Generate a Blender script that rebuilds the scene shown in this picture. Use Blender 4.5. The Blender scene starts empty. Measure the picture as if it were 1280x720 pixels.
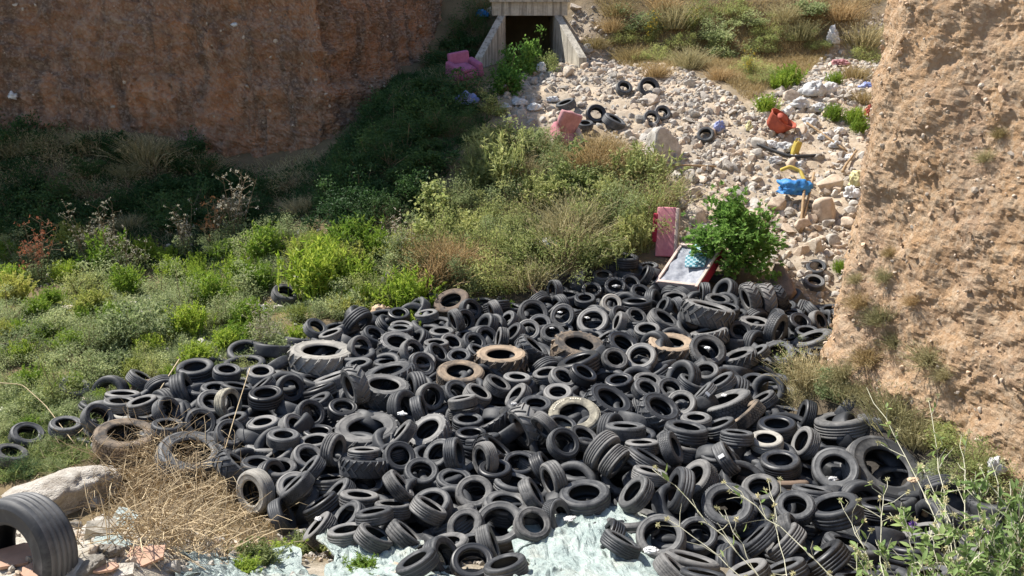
import bpy, math, random
import numpy as np
from mathutils import Vector, Matrix

random.seed(7)
RNG = np.random.default_rng(11)
sc = bpy.context.scene
COL = sc.collection

# ------------------------------------------------------------------ camera model
FPX = 1100.0                      # focal length in pixels of the 1280-wide photograph
PITCH = math.radians(17.0)
CAM = np.array([0.0, 0.0, 5.2])
RIGHT = np.array([1.0, 0.0, 0.0])
UP = np.array([0.0, math.sin(PITCH), math.cos(PITCH)])
FWD = np.array([0.0, math.cos(PITCH), -math.sin(PITCH)])


def ray(u, v):
    d = FWD + RIGHT * ((u - 640.0) / FPX) + UP * ((360.0 - v) / FPX)
    return d / np.linalg.norm(d)


def project(p):
    q = np.asarray(p, float) - CAM
    z = q @ FWD
    return 640 + FPX * (q @ RIGHT) / z, 360 - FPX * (q @ UP) / z, z


# ------------------------------------------------------------------ numpy noise
def _hash(ix, iy, iz, seed):
    h = (ix.astype(np.int64) * 374761393 + iy.astype(np.int64) * 668265263 + iz.astype(np.int64) * 2147483647 + seed * 144665) & 0x7fffffff
    h = ((h ^ (h >> 13)) * 1274126177) & 0x7fffffff
    h = (h ^ (h >> 16)) & 0xffff
    return h / 65535.0


def vnoise(p, seed=0):
    """value noise in -1..1 at the points p (n x 3)"""
    p = np.asarray(p, float)
    i = np.floor(p)
    f = p - i
    f = f * f * (3 - 2 * f)
    x, y, z = i[..., 0], i[..., 1], i[..., 2]
    r = 0
    for dx in (0, 1):
        wx = f[..., 0] if dx else 1 - f[..., 0]
        for dy in (0, 1):
            wy = f[..., 1] if dy else 1 - f[..., 1]
            for dz in (0, 1):
                wz = f[..., 2] if dz else 1 - f[..., 2]
                r = r + wx * wy * wz * _hash(x + dx, y + dy, z + dz, seed)
    return r * 2 - 1


def fbm(p, seed=0, octv=4, gain=0.5, lac=2.03):
    p = np.asarray(p, float)
    a, s, t = 1.0, 0.0, 0.0
    for k in range(octv):
        s = s + a * vnoise(p, seed + 17 * k)
        t += a
        a *= gain
        p = p * lac + 3.7
    return s / t


def sstep(a, b, x):
    t = np.clip((np.asarray(x, float) - a) / (b - a), 0, 1)
    return t * t * (3 - 2 * t)


# ------------------------------------------------------------------ terrain height
PY = [-30, 0.5, 2.0, 4.0, 6.0, 7.3, 8.6, 10, 16.6, 18.0, 20.0, 22.0, 26.0, 29.0, 31.3, 34.0, 40.0, 60.0, 160.0]
PZ = [3.6, 3.5, 3.2, 2.0, 0.62, 0.0, -0.5, -0.58, -0.45, 0.1, 0.84, 1.83, 3.2, 3.62, 3.85, 6.4, 10.5, 15.0, 22.0]


def H0(x, y):
    x = np.asarray(x, float)
    y = np.asarray(y, float)
    left = sstep(-3.5, -8.0, x)
    yy = y - left * 2.7 * sstep(15, 19, y)
    z = np.interp(yy, PY, PZ)
    # the weedy ground on the cliff side lies a little higher than the floor of the heap
    z = z + 0.14 * sstep(-1.5, -4.5, x) * sstep(8.5, 10.5, y) * (1 - sstep(16, 18, y))
    # hollow along the foot of the red cliff's corner
    z = z - 0.75 * sstep(-11.5, -8.0, x) * (1 - sstep(-4.4, -3.2, x)) * sstep(21.0, 24.0, y) * (1 - sstep(27.0, 30, y))
    # dumped rubble bank at the near edge by the big lorry tyre
    z = z + 0.55 * sstep(-2.2, -3.6, x) * sstep(5.2, 6.4, y) * (1 - sstep(7.4, 9.2, y))
    # toe of the gravel cliff
    foot = np.interp(y, [-10, 5, 7.6, 9.2, 10.6, 12, 14.5, 17, 22, 30], [9.4, 8.0, 6.6, 5.6, 5.0, 4.6, 6.2, 9, 13, 18])
    z = z + 0.7 * sstep(1.0, 0.0, foot - x) * sstep(3, 8, y) * (1 - sstep(13, 15, y))
    # valley side behind the cliffs
    z = z + 5.0 * sstep(16, 40, x) + 3.0 * sstep(20, 60, -x)
    # cut for the culvert passage
    cut = sstep(-0.55, -0.35, x) * (1 - sstep(1.5, 1.7, x)) * sstep(30.2, 30.6, y) * (1 - sstep(34.6, 35.4, y))
    z = z * (1 - cut) + np.minimum(z, 3.6) * cut
    return z


def H(x, y):
    x = np.asarray(x, float)
    y = np.asarray(y, float)
    p = np.stack([x, y, 0 * x], -1)
    rough = 0.16 * fbm(p * 0.55, 3, 4) + 0.05 * fbm(p * 2.6, 9, 3)
    return H0(x, y) + rough


def hit(u, v, zoff=0.0, surf=None):
    """where the ray through pixel (u, v) of the photograph meets the ground (raised by zoff)"""
    surf = surf or H
    d = ray(u, v)
    t = np.arange(4.0, 60.0, 0.04)
    P = CAM + t[:, None] * d
    below = P[:, 2] < surf(P[:, 0], P[:, 1]) + zoff
    k = int(np.argmax(below)) if below.any() else len(t) - 1
    return P[k].copy()


def flat(u, v, z):
    d = ray(u, v)
    return CAM + d * ((z - CAM[2]) / d[2])


def inside(poly, x, y):
    x = np.asarray(x, float)
    y = np.asarray(y, float)
    res = np.zeros(x.shape, bool)
    n = len(poly)
    for i in range(n):
        x1, y1 = poly[i]
        x2, y2 = poly[(i + 1) % n]
        if y1 == y2:
            continue
        c = ((y1 > y) != (y2 > y)) & (x < (x2 - x1) * (y - y1) / (y2 - y1) + x1)
        res ^= c
    return res


# ------------------------------------------------------------------ meshes and objects
def mesh_of(name, verts, faces, smooth=True, mats=(), mat_index=None):
    verts = np.asarray(verts, dtype=np.float32)
    me = bpy.data.meshes.new(name)
    if isinstance(faces, np.ndarray):
        k = faces.shape[1]
        nf = len(faces)
        me.vertices.add(len(verts))
        me.vertices.foreach_set("co", verts.ravel())
        me.loops.add(nf * k)
        me.loops.foreach_set("vertex_index", faces.astype(np.int32).ravel())
        me.polygons.add(nf)
        me.polygons.foreach_set("loop_start", np.arange(0, nf * k, k, dtype=np.int32))
        me.polygons.foreach_set("loop_total", np.full(nf, k, dtype=np.int32))
        me.update(calc_edges=True)
    else:
        me.from_pydata([tuple(map(float, p)) for p in verts], [], [tuple(int(i) for i in f) for f in faces])
        me.update()
    nf = len(me.polygons)
    me.polygons.foreach_set("use_smooth", np.full(nf, bool(smooth)))
    for m in mats:
        me.materials.append(m)
    if mat_index is not None:
        me.polygons.foreach_set("material_index", np.asarray(mat_index, dtype=np.int32))
    me.validate(verbose=False)
    return me


def ob(name, data, parent=None, loc=None, mat=None):
    o = bpy.data.objects.new(name, data)
    COL.objects.link(o)
    if parent is not None:
        o.parent = parent
    if loc is not None:
        o.location = tuple(map(float, loc))
    if mat is not None:
        if not data.materials:
            data.materials.append(mat)
        o.material_slots[0].link = 'OBJECT'
        o.material_slots[0].material = mat
    return o


def tag(o, label=None, cat=None, group=None, kind=None):
    if label:
        o['label'] = label
    if cat:
        o['category'] = cat
    if group:
        o['group'] = group
    if kind:
        o['kind'] = kind
    return o


class MB:
    """collects shapes that become one mesh"""

    def __init__(self):
        self.v, self.f, self.n = [], [], 0

    def add(self, verts, faces):
        verts = np.asarray(verts, float)
        self.v.append(verts)
        for f in faces:
            self.f.append(tuple(int(i) + self.n for i in f))
        self.n += len(verts)

    def box(self, c, s, rot=None, jit=0.0):
        c = np.asarray(c, float)
        s = np.asarray(s, float) / 2
        p = np.array([[x, y, z] for x in (-1, 1) for y in (-1, 1) for z in (-1, 1)], float) * s
        if jit:
            p += RNG.normal(0, jit, p.shape)
        if rot is not None:
            p = p @ np.array(rot).T
        self.add(p + c, [(0, 1, 3, 2), (4, 6, 7, 5), (0, 4, 5, 1), (2, 3, 7, 6), (0, 2, 6, 4), (1, 5, 7, 3)])

    def tube(self, pts, rad, sides=5, cap=True):
        pts = np.asarray(pts, float)
        n = len(pts)
        rad = np.broadcast_to(np.asarray(rad, float), (n,))
        ta = np.gradient(pts, axis=0)
        ta /= np.linalg.norm(ta, axis=1)[:, None] + 1e-9
        ref = np.array([0.31, 0.22, 0.92])
        if abs(ta[0] @ ref) > 0.9:
            ref = np.array([0.93, 0.2, 0.1])
        out = []
        for i in range(n):
            a = np.cross(ta[i], ref)
            a /= np.linalg.norm(a) + 1e-9
            b = np.cross(ta[i], a)
            for k in range(sides):
                w = 2 * math.pi * k / sides
                out.append(pts[i] + rad[i] * (math.cos(w) * a + math.sin(w) * b))
        fs = []
        for i in range(n - 1):
            for k in range(sides):
                k2 = (k + 1) % sides
                fs.append((i * sides + k, i * sides + k2, (i + 1) * sides + k2, (i + 1) * sides + k))
        if cap:
            fs.append(tuple(range(sides))[::-1])
            fs.append(tuple((n - 1) * sides + k for k in range(sides)))
        self.add(out, fs)

    def mesh(self, name, smooth=True, mats=()):
        v = np.concatenate(self.v) if self.v else np.zeros((0, 3))
        return mesh_of(name, v, self.f, smooth, mats)


def eul(rx=0, ry=0, rz=0):
    return np.array((Matrix.Rotation(rz, 3, 'Z') @ Matrix.Rotation(ry, 3, 'Y') @ Matrix.Rotation(rx, 3, 'X')))


# ------------------------------------------------------------------ materials
def new_mat(name):
    m = bpy.data.materials.new(name)
    m.use_nodes = True
    nt = m.node_tree
    b = nt.nodes['Principled BSDF']
    return m, nt, b


def N(nt, t, **kw):
    n = nt.nodes.new(t)
    for k, v in kw.items():
        if k in n.inputs:
            n.inputs[k].default_value = v
        else:
            setattr(n, k, v)
    return n


def ramp(nt, stops):
    r = nt.nodes.new('ShaderNodeValToRGB')
    e = r.color_ramp.elements
    while len(e) < len(stops):
        e.new(0.5)
    for x, (p, c) in zip(e, stops):
        x.position = p
        x.color = (*c, 1) if len(c) == 3 else c
    return r


def mixc(nt, fac, a, b, blend='MIX'):
    m = nt.nodes.new('ShaderNodeMix')
    m.data_type = 'RGBA'
    m.blend_type = blend
    for sock, val in ((m.inputs[0], fac), (m.inputs[6], a), (m.inputs[7], b)):
        if hasattr(val, 'is_output'):
            nt.links.new(val, sock)
        elif isinstance(val, (int, float)):
            sock.default_value = val
        else:
            sock.default_value = (*val, 1)
    return m.outputs[2]


def coords(nt, scale=1.0, kind='Object', scale3=None):
    tc = nt.nodes.new('ShaderNodeTexCoord')
    mp = nt.nodes.new('ShaderNodeMapping')
    nt.links.new(tc.outputs[kind], mp.inputs[0])
    mp.inputs['Scale'].default_value = scale3 or (scale, scale, scale)
    return mp.outputs[0]


def noise(nt, co, scale, detail=5, rough=0.6, dist=0.0):
    n = nt.nodes.new('ShaderNodeTexNoise')
    nt.links.new(co, n.inputs['Vector'])
    n.inputs['Scale'].default_value = scale
    n.inputs['Detail'].default_value = detail
    n.inputs['Roughness'].default_value = rough
    n.inputs['Distortion'].default_value = dist
    return n.outputs['Fac']


def voro(nt, co, scale, feature='F1', out='Distance'):
    n = nt.nodes.new('ShaderNodeTexVoronoi')
    n.feature = feature
    nt.links.new(co, n.inputs['Vector'])
    n.inputs['Scale'].default_value = scale
    return n.outputs[out]


def bump(nt, b, h, strength=0.5, dist=0.02, chain=None):
    n = nt.nodes.new('ShaderNodeBump')
    n.inputs['Strength'].default_value = strength
    n.inputs['Distance'].default_value = dist
    nt.links.new(h, n.inputs['Height'])
    if chain is not None:
        nt.links.new(chain, n.inputs['Normal'])
    nt.links.new(n.outputs[0], b.inputs['Normal'])
    return n.outputs[0]


def stops2(nt, fac, a, b, lo=0.35, hi=0.65):
    r = ramp(nt, [(lo, a), (hi, b)])
    nt.links.new(fac, r.inputs[0])
    return r.outputs[0]


def mat_plain(name, c1, c2=None, rough=0.8, scale=3.0, bumpst=0.3, bumpd=0.01, kind='Object', spec=0.3):
    m, nt, b = new_mat(name)
    c2 = c2 or tuple(x * 0.65 for x in c1)
    co = coords(nt, 1, kind)
    f = noise(nt, co, scale, 6, 0.65)
    nt.links.new(stops2(nt, f, c2, c1), b.inputs['Base Color'])
    b.inputs['Roughness'].default_value = rough
    b.inputs['Specular IOR Level'].default_value = spec
    if bumpst:
        bump(nt, b, noise(nt, co, scale * 5, 5, 0.6), bumpst, bumpd)
    return m


def mat_leaf(name, c1, c2, trans=0.35, rough=0.6):
    m, nt, b = new_mat(name)
    oi = nt.nodes.new('ShaderNodeObjectInfo')
    geo = nt.nodes.new('ShaderNodeNewGeometry')
    f1 = geo.outputs['Random Per Island']
    c = mixc(nt, f1, c1, c2)
    hs = nt.nodes.new('ShaderNodeHueSaturation')
    mr = nt.nodes.new('ShaderNodeMapRange')
    nt.links.new(oi.outputs['Random'], mr.inputs[0])
    mr.inputs[3].default_value = 0.75
    mr.inputs[4].default_value = 1.3
    nt.links.new(mr.outputs[0], hs.inputs['Value'])
    mr2 = nt.nodes.new('ShaderNodeMapRange')
    nt.links.new(oi.outputs['Random'], mr2.inputs[0])
    mr2.inputs[3].default_value = 0.515
    mr2.inputs[4].default_value = 0.485
    nt.links.new(mr2.outputs[0], hs.inputs['Hue'])
    nt.links.new(c, hs.inputs['Color'])
    nt.links.new(hs.outputs[0], b.inputs['Base Color'])
    b.inputs['Roughness'].default_value = rough
    b.inputs['Specular IOR Level'].default_value = 0.25
    t = nt.nodes.new('ShaderNodeBsdfTranslucent')
    nt.links.new(hs.outputs[0], t.inputs[0])
    mx = nt.nodes.new('ShaderNodeMixShader')
    mx.inputs[0].default_value = trans
    nt.links.new(b.outputs[0], mx.inputs[1])
    nt.links.new(t.outputs[0], mx.inputs[2])
    nt.links.new(mx.outputs[0], nt.nodes['Material Output'].inputs[0])
    return m


def mat_rubber(name, base, dust, amount, rough=0.62):
    """worn rubber: black to grey with dry dust blotches; each tyre a little different"""
    m, nt, b = new_mat(name)
    oi = nt.nodes.new('ShaderNodeObjectInfo')
    co0 = coords(nt, 1)
    add = nt.nodes.new('ShaderNodeVectorMath')
    add.operation = 'ADD'
    sc_ = nt.nodes.new('ShaderNodeVectorMath')
    sc_.operation = 'SCALE'
    sc_.inputs[0].default_value = (37, 21, 53)
    nt.links.new(oi.outputs['Random'], sc_.inputs['Scale'])
    nt.links.new(co0, add.inputs[0])
    nt.links.new(sc_.outputs[0], add.inputs[1])
    co = add.outputs[0]
    f = noise(nt, co, 3.0, 6, 0.7, 0.4)
    ma = nt.nodes.new('ShaderNodeMath')
    ma.operation = 'MULTIPLY_ADD'
    nt.links.new(oi.outputs['Random'], ma.inputs[0])
    ma.inputs[1].default_value = 0.28
    nt.links.new(f, ma.inputs[2])
    fac = stops2(nt, ma.outputs[0], (0, 0, 0), (1, 1, 1), 0.78 - amount, 1.08 - amount)
    c = mixc(nt, fac, base, dust)
    nt.links.new(c, b.inputs['Base Color'])
    b.inputs['Roughness'].default_value = rough
    b.inputs['Specular IOR Level'].default_value = 0.45
    bump(nt, b, noise(nt, co, 26, 4, 0.6), 0.25, 0.006)
    return m
# ------------------------------------------------------------------ the tyres
# each line: x y a r dir kind coat   (measured on an enlarged part of the photograph:
# x y = middle of the near rim, a = half its long axis, r = short/long axis, dir = where the rim leans,
# kind c car / w lorry / l lugged tractor, coat k black g grey p pale t tan b brown m cream s with sticker)
TILES = {
 'A': (480, 318), 'B': (720, 318), 'C': (860, 318), 'D': (300, 370), 'E': (0, 453), 'F': (240, 453),
 'G': (480, 453), 'H': (720, 453), 'I': (960, 453), 'J': (240, 585), 'K': (480, 585), 'L': (720, 585),
 'M': (960, 585), 'P': (1040, 585)}
CAT = """
A 445 300 125 .6 110 w b
A 590 365 68 .8 20 c k
A 545 440 75 .85 20 c k
A 715 390 80 .25 200 c k
A 280 385 72 .3 100 c k
A 100 385 75 .5 90 c k
A 110 485 75 .3 90 c k
A 385 505 92 .35 90 c g
A 455 450 62 .3 200 c k
A 95 575 130 .55 80 l g
A 205 640 78 .75 30 c k
A 255 695 70 .6 90 c k
A 460 580 52 .6 60 c k
A 545 535 78 .45 90 c k
A 610 575 76 .7 60 c k
A 690 545 37 .8 45 c k
A 755 560 62 .2 170 c k
A 808 435 80 .52 140 c k
A 850 515 82 .45 140 c k
A 1000 385 115 .85 70 c k
A 1190 405 92 .95 90 c k
A 1040 455 60 .8 90 c k
A 965 500 76 .9 90 c k
A 1125 515 62 .75 90 c k
A 1115 240 68 .5 180 c k
A 1050 215 50 .8 90 c b
A 780 655 180 .35 90 l t
A 1010 600 115 .22 50 l k
A 370 650 70 .5 45 c k
A 500 668 72 .55 90 c k
A 350 580 60 .3 90 c k
A 640 640 70 .4 60 c k
B 105 230 74 .75 90 c k
B 262 205 78 .82 90 c k
B 310 135 62 .6 90 c k
B 370 185 46 .7 60 c k
B 240 325 66 .85 60 c p
B 440 130 80 .3 150 c k
B 405 305 106 .25 90 c k
B 435 245 76 .7 70 c k
B 110 435 118 .8 100 c g
B 310 400 62 .65 45 c k
B 265 450 56 .3 160 c k
B 475 490 93 .55 90 c g
B 410 405 86 .6 60 c k
B 600 420 120 .35 55 c k
B 770 425 86 .6 30 c k
B 890 335 180 .13 76 l g
B 660 275 90 .4 90 c k
B 830 260 52 .2 180 c k
B 950 290 92 .4 80 c k
B 1010 345 92 .35 80 c k
B 635 578 165 .4 85 l t
B 885 628 125 .8 60 w k
B 430 672 118 .8 100 c g
B 320 585 118 .6 60 l k
B 265 690 50 .8 60 c k
B 880 505 130 .15 100 l k
B 1095 505 76 .8 60 c k
B 1200 440 90 .3 80 l k
B 60 285 66 .5 90 c k
B 200 540 70 .3 120 c k
B 25 585 185 .45 80 l t
B 10 690 180 .22 108 c k
B 180 130 60 .5 90 c k
B 30 180 60 .4 80 c k
B 480 70 60 .4 90 c k
B 570 340 66 .4 150 c k
B 660 370 60 .3 200 c k
C 855 75 66 .7 90 c k
C 845 172 66 .65 80 c g
C 380 300 92 .3 200 l k
C 480 310 112 .25 190 l k
C 570 320 82 .25 200 l k
C 450 440 82 .3 100 l k
C 560 430 72 .4 160 c k
C 620 510 116 .35 340 w k
C 755 440 76 .65 60 c k
C 890 440 66 .5 20 c k
C 950 360 62 .5 90 c k
C 955 440 66 .2 180 c k
C 600 645 105 .7 90 l k
C 820 545 135 .3 110 w g
C 790 500 76 .4 90 c k
C 650 335 52 .5 90 c k
C 450 640 56 .3 120 c k
C 690 385 62 .4 90 c k
C 330 660 90 .3 110 l k
C 870 640 90 .35 90 c k
D 545 350 222 .31 90 l p
D 985 488 180 .28 105 l k
D 965 580 178 .4 85 l g
D 720 610 82 .3 200 l g
D 515 200 46 .6 60 c k
D 600 240 76 .25 110 c k
D 815 340 68 .8 30 c k
D 790 440 92 .35 100 c k
D 980 430 106 .25 95 c k
D 1225 450 72 .8 45 c k
D 140 495 66 .5 90 c g
D 130 585 86 .15 130 c k
D 170 640 122 .45 95 c k
D 345 615 72 .9 20 c k
D 610 530 156 .12 110 c g
D 520 605 116 .12 110 c k
D 510 685 100 .3 120 c k
D 905 250 62 .6 60 c k
D 110 85 42 .5 90 c g
D 1080 190 62 .4 90 c k
E 500 150 96 .7 80 c k
E 190 465 106 .75 75 c k
E 80 590 112 .5 80 c k
E 840 460 200 .5 90 w t
E 665 355 92 .8 50 c k
E 800 250 112 .3 90 c k
E 440 400 66 .5 90 c k
E 1140 310 88 .65 35 c k
E 1120 405 76 .4 90 c k
E 960 90 102 .25 60 c k
E 830 330 56 .4 90 c p
E 820 200 120 .2 90 c k
E 940 250 80 .3 110 c k
F 235 40 92 .45 88 c k
F 140 255 112 .75 80 c k
F 270 270 78 .7 10 c m
F 60 400 96 .95 90 c k
F 160 160 106 .4 90 c k
F 310 150 116 .2 80 c k
F 260 365 112 .3 110 c k
F 260 460 106 .8 70 c k
F 470 390 106 .4 100 c k
F 800 335 104 .85 45 c k
F 650 330 140 .12 120 c k
F 700 420 82 .6 40 c k
F 610 475 116 .4 90 c k
F 520 535 166 .3 90 w g
F 820 510 112 .4 100 c k
F 845 450 82 .4 90 c k
F 785 620 112 .7 60 c g
F 1010 290 102 .6 85 c k
F 1160 420 225 .5 95 l k
F 1150 575 116 .16 90 c k
F 980 590 96 .45 350 c k
F 1150 640 150 .12 88 l k
F 590 690 106 .55 90 c k
F 0 580 224 .62 85 w g
F 330 670 100 .2 50 l k
F 440 660 76 .4 90 c k
F 560 610 72 .3 120 c k
F 870 270 56 .4 90 c k
F 760 700 72 .2 140 c k
F 60 170 70 .4 90 c k
G 510 50 160 .48 88 w t
G 325 225 96 .85 20 c k
G 275 310 78 .15 20 c k
G 500 190 66 .75 60 c k
G 520 230 106 .15 100 c k
G 530 300 106 .2 95 c k
G 640 190 92 .4 60 c k
G 770 130 102 .4 60 c k
G 890 90 72 .35 85 c g
G 870 210 96 .4 140 c k
G 1160 190 86 .6 90 c g
G 1015 265 118 .5 90 c k
G 1270 335 175 .68 88 w m
G 285 440 138 .6 125 l g
G 900 450 128 .3 210 l g
G 655 490 126 .14 100 c k
G 580 460 112 .35 90 c k
G 1050 450 102 .3 225 c k
G 1190 400 102 .5 75 c k
G 1210 530 102 .85 45 c k
G 350 600 98 .7 140 c k
G 110 620 92 .85 60 c k
G 250 715 122 .75 90 c k
G 640 650 88 .5 190 c k
G 510 610 72 .3 10 c k
G 905 660 88 .7 90 c k
G 1010 640 76 .4 70 c g
G 700 370 112 .25 120 l k
G 770 560 112 .2 50 l k
G 740 695 82 .5 90 c k
G 100 460 102 .2 140 c k
G 1100 690 78 .2 30 c k
G 560 370 72 .4 90 c k
G 60 560 70 .3 100 c k
G 1080 60 90 .4 100 c k
G 1200 90 70 .6 60 c k
H 865 45 82 .65 90 c g
H 480 110 86 .55 80 c k
H 285 110 102 .5 95 c k
H 480 165 72 .6 60 c k
H 640 170 82 .75 60 c k
H 780 120 96 .25 60 c k
H 830 190 96 .12 135 c s
H 980 240 182 .25 110 w g
H 700 265 102 .85 100 c k
H 240 235 165 .5 60 l k
H 570 290 112 .6 60 l k
H 330 415 142 .2 88 c k
H 740 420 158 .25 80 c k
H 690 530 150 .2 70 c k
H 670 560 112 .3 20 c k
H 210 620 150 .35 320 c k
H 490 620 150 .15 60 c k
H 290 690 105 .2 320 c k
H 940 595 82 .5 90 c k
H 1040 620 95 .15 30 c s
H 1075 460 118 .16 85 c k
H 1100 330 142 .15 130 w t
H 1190 350 102 .3 95 c k
H 950 400 112 .25 110 c k
H 800 360 82 .35 90 c k
H 960 110 72 .3 120 c k
H 440 525 82 .2 90 c g
H 60 480 100 .5 60 c k
H 1190 110 62 .5 90 c k
H 1230 230 90 .25 120 c k
H 60 60 90 .5 60 c k
I 60 400 142 .42 88 c k
I -10 500 118 .5 88 c p
I 80 640 150 .47 90 c k
I 215 520 112 .5 150 c k
I 490 360 182 .25 95 w k
I 450 700 168 .9 90 c k
I 800 690 270 .68 50 w k
I 220 340 66 .3 160 c k
J 385 170 112 .6 200 w p
J 670 100 138 .15 135 c k
J 680 110 122 .8 100 c k
J 920 60 128 .2 95 c k
J 1155 95 68 .6 90 c k
J 1160 45 100 .2 90 c k
J 1120 170 142 .25 85 c k
J 950 150 62 .3 140 c k
J 1210 280 122 .2 100 c k
J 840 220 132 .15 125 c k
J 880 300 122 .2 120 c k
J 640 300 86 .3 30 c k
J 1020 310 116 .5 140 c k
J 1030 400 122 .3 100 c g
J 820 380 92 .2 140 c k
J 1240 430 92 .3 60 c k
J 560 50 82 .7 20 c k
K 470 60 124 .6 90 c k
K 600 150 138 .85 100 c k
K 870 80 148 .4 80 c k
K 820 220 172 .5 85 c k
K 765 355 182 .85 95 c k
K 530 375 122 .8 130 c k
K 440 320 190 .2 120 c k
K 310 220 152 .65 110 c k
K 170 420 105 .15 50 c k
K 130 100 112 .2 40 c k
K 60 230 102 .2 88 c k
K 430 590 165 .55 25 c k
K 600 470 138 .35 100 c k
K 590 610 112 .85 90 c k
K 740 500 112 .15 20 c g
K 800 620 152 .35 105 c k
K 1000 360 92 .8 60 c k
K 1190 330 118 .6 10 c k
K 1090 90 132 .35 200 c k
K 1020 160 105 .2 30 c k
K 950 260 82 .2 80 c k
K 200 600 102 .3 120 c k
K 430 480 86 .4 100 c k
K 320 240 70 .2 60 c k
L 55 155 190 .5 92 c k
L 370 150 142 .45 140 c k
L 780 50 152 .55 140 c k
L 640 130 165 .3 160 c k
L 370 320 188 .35 95 c k
L 560 440 178 .85 100 c g
L 810 430 132 .85 80 c k
L 1010 230 182 .85 90 c k
L 1230 120 132 .75 90 c k
L 320 470 95 .15 60 c k
L 780 590 200 .15 75 c k
L 690 665 86 .15 45 c k
L 850 690 135 .15 80 c k
L 1130 660 132 .3 110 c k
L 1190 440 150 .15 130 c k
L 180 450 84 .2 150 c k
L 500 10 102 .2 75 c k
L 1310 62 240 .1 86 w b
M 430 230 182 .45 105 c k
M 750 225 156 .3 85 c k
M 300 130 142 .15 80 c k
M 180 240 92 .8 90 c k
M 330 570 200 .16 125 c k
M 560 490 190 .25 70 c k
M 200 420 132 .2 20 c k
M 80 460 152 .15 135 c k
M 960 510 182 .2 85 c k
M 600 705 122 .2 90 c k
M 100 640 122 .2 110 c k
P 850 260 122 .25 60 c k
P 940 560 200 .15 130 c k
P 600 400 100 .3 100 c k
P 640 690 140 .3 100 c k
"""
# tyres away from the heap, straight in photograph pixels: u v a r dir kind coat
OUT = """
812 108 14 .85 60 c k
781 108 11 .7 70 c k
746 141 13 .88 60 c k
770 148 15 .25 60 c k
706 127 13 .25 110 c k
815 147 11.5 .85 70 c k
829 140 11 .8 60 c k
882 167 11 .85 90 c k
732 153 10 .4 90 c k
358 364 17.5 .55 70 c k
489 350 11 .8 40 c g
12 434 17 .35 90 c k
8 698 74 .56 205 w k
"""
# ------------------------------------------------------------------ zones of the ground (world x, y)
def zone(pxs, zoff=0.0):
    out = []
    for u, v in pxs:
        p = hit(u, v, zoff, H0)
        out.append((p[0], p[1]))
    return out


PILE_PX = [(100, 540), (130, 505), (230, 468), (300, 455), (360, 420), (440, 405), (520, 385), (560, 365), (620, 385), (670, 348),
           (770, 328), (850, 335), (930, 345), (975, 375), (1035, 390), (1040, 440), (965, 470), (975, 512), (1130, 512),
           (1215, 560), (1250, 640), (1240, 719), (880, 719), (830, 690), (660, 668), (600, 715), (520, 700), (430, 668), (345, 645), (310, 600),
           (210, 570), (120, 575)]
PILE = zone(PILE_PX)
GRAVEL_PX = [(615, 125), (640, 95), (700, 70), (715, 20), (745, 5), (770, 70), (860, 92), (935, 140), (1000, 100), (1035, 60), (1090, 20), (1130, 20),
             (1130, 150), (1080, 330), (1050, 380), (970, 380), (930, 330), (850, 320), (815, 300), (835, 235), (795, 185), (740, 155), (640, 160)]
GRAVEL = zone(GRAVEL_PX)


def soft_inside(poly, x, y, w=0.5):
    s = 0
    k = 0
    for dx in (-w, 0, w):
        for dy in (-w, 0, w):
            s = s + inside(poly, x + dx, y + dy)
            k += 1
    return s / k


# ------------------------------------------------------------------ ground sheet
def spaced(lo, hi, step, far, grow=1.16):
    a = list(np.arange(lo, hi + 1e-6, step))
    d = step
    while a[-1] < far[1]:
        d *= grow
        a.append(a[-1] + d)
    d = step
    while a[0] > far[0]:
        d *= grow
        a.insert(0, a[0] - d)
    return np.array(a)


gx = spaced(-13.0, 15.0, 0.085, (-150, 150))
gy = spaced(5.0, 37.0, 0.095, (-60, 170))
GX, GY = np.meshgrid(gx, gy)
P3 = np.stack([GX, GY, 0 * GX], -1)
grav = soft_inside(GRAVEL, GX, GY, 0.45)
pile = soft_inside(PILE, GX, GY, 0.45)
GZ = H(GX, GY)
GZ = GZ + grav * (0.07 * fbm(P3 * 4.0, 31, 3) + 0.03 * np.abs(fbm(P3 * 9, 33, 2))) + 0.02 * fbm(P3 * 7, 35, 2)
nx, ny = len(gx), len(gy)
idx = np.arange(nx * ny).reshape(ny, nx)
quads = np.stack([idx[:-1, :-1], idx[:-1, 1:], idx[1:, 1:], idx[1:, :-1]], -1).reshape(-1, 4)
me = mesh_of('ground', np.stack([GX, GY, GZ], -1).reshape(-1, 3), quads, True)
col = np.zeros((nx * ny, 4), np.float32)
col[:, 0] = grav.ravel()
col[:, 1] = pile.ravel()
col[:, 2] = (sstep(-2.3, -3.3, GX) * (1 - sstep(8.2, 9.0, GY))).ravel()     # pale crushed rubble of the bank
col[:, 2] = np.maximum(col[:, 2], ((1 - sstep(7.6, 8.4, GY)) * sstep(-3, -1, -GX) * 0.6).ravel())
col[:, 3] = 1
at = me.attributes.new('soil', 'FLOAT_COLOR', 'POINT')
at.data.foreach_set('color', col.ravel())

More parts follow.
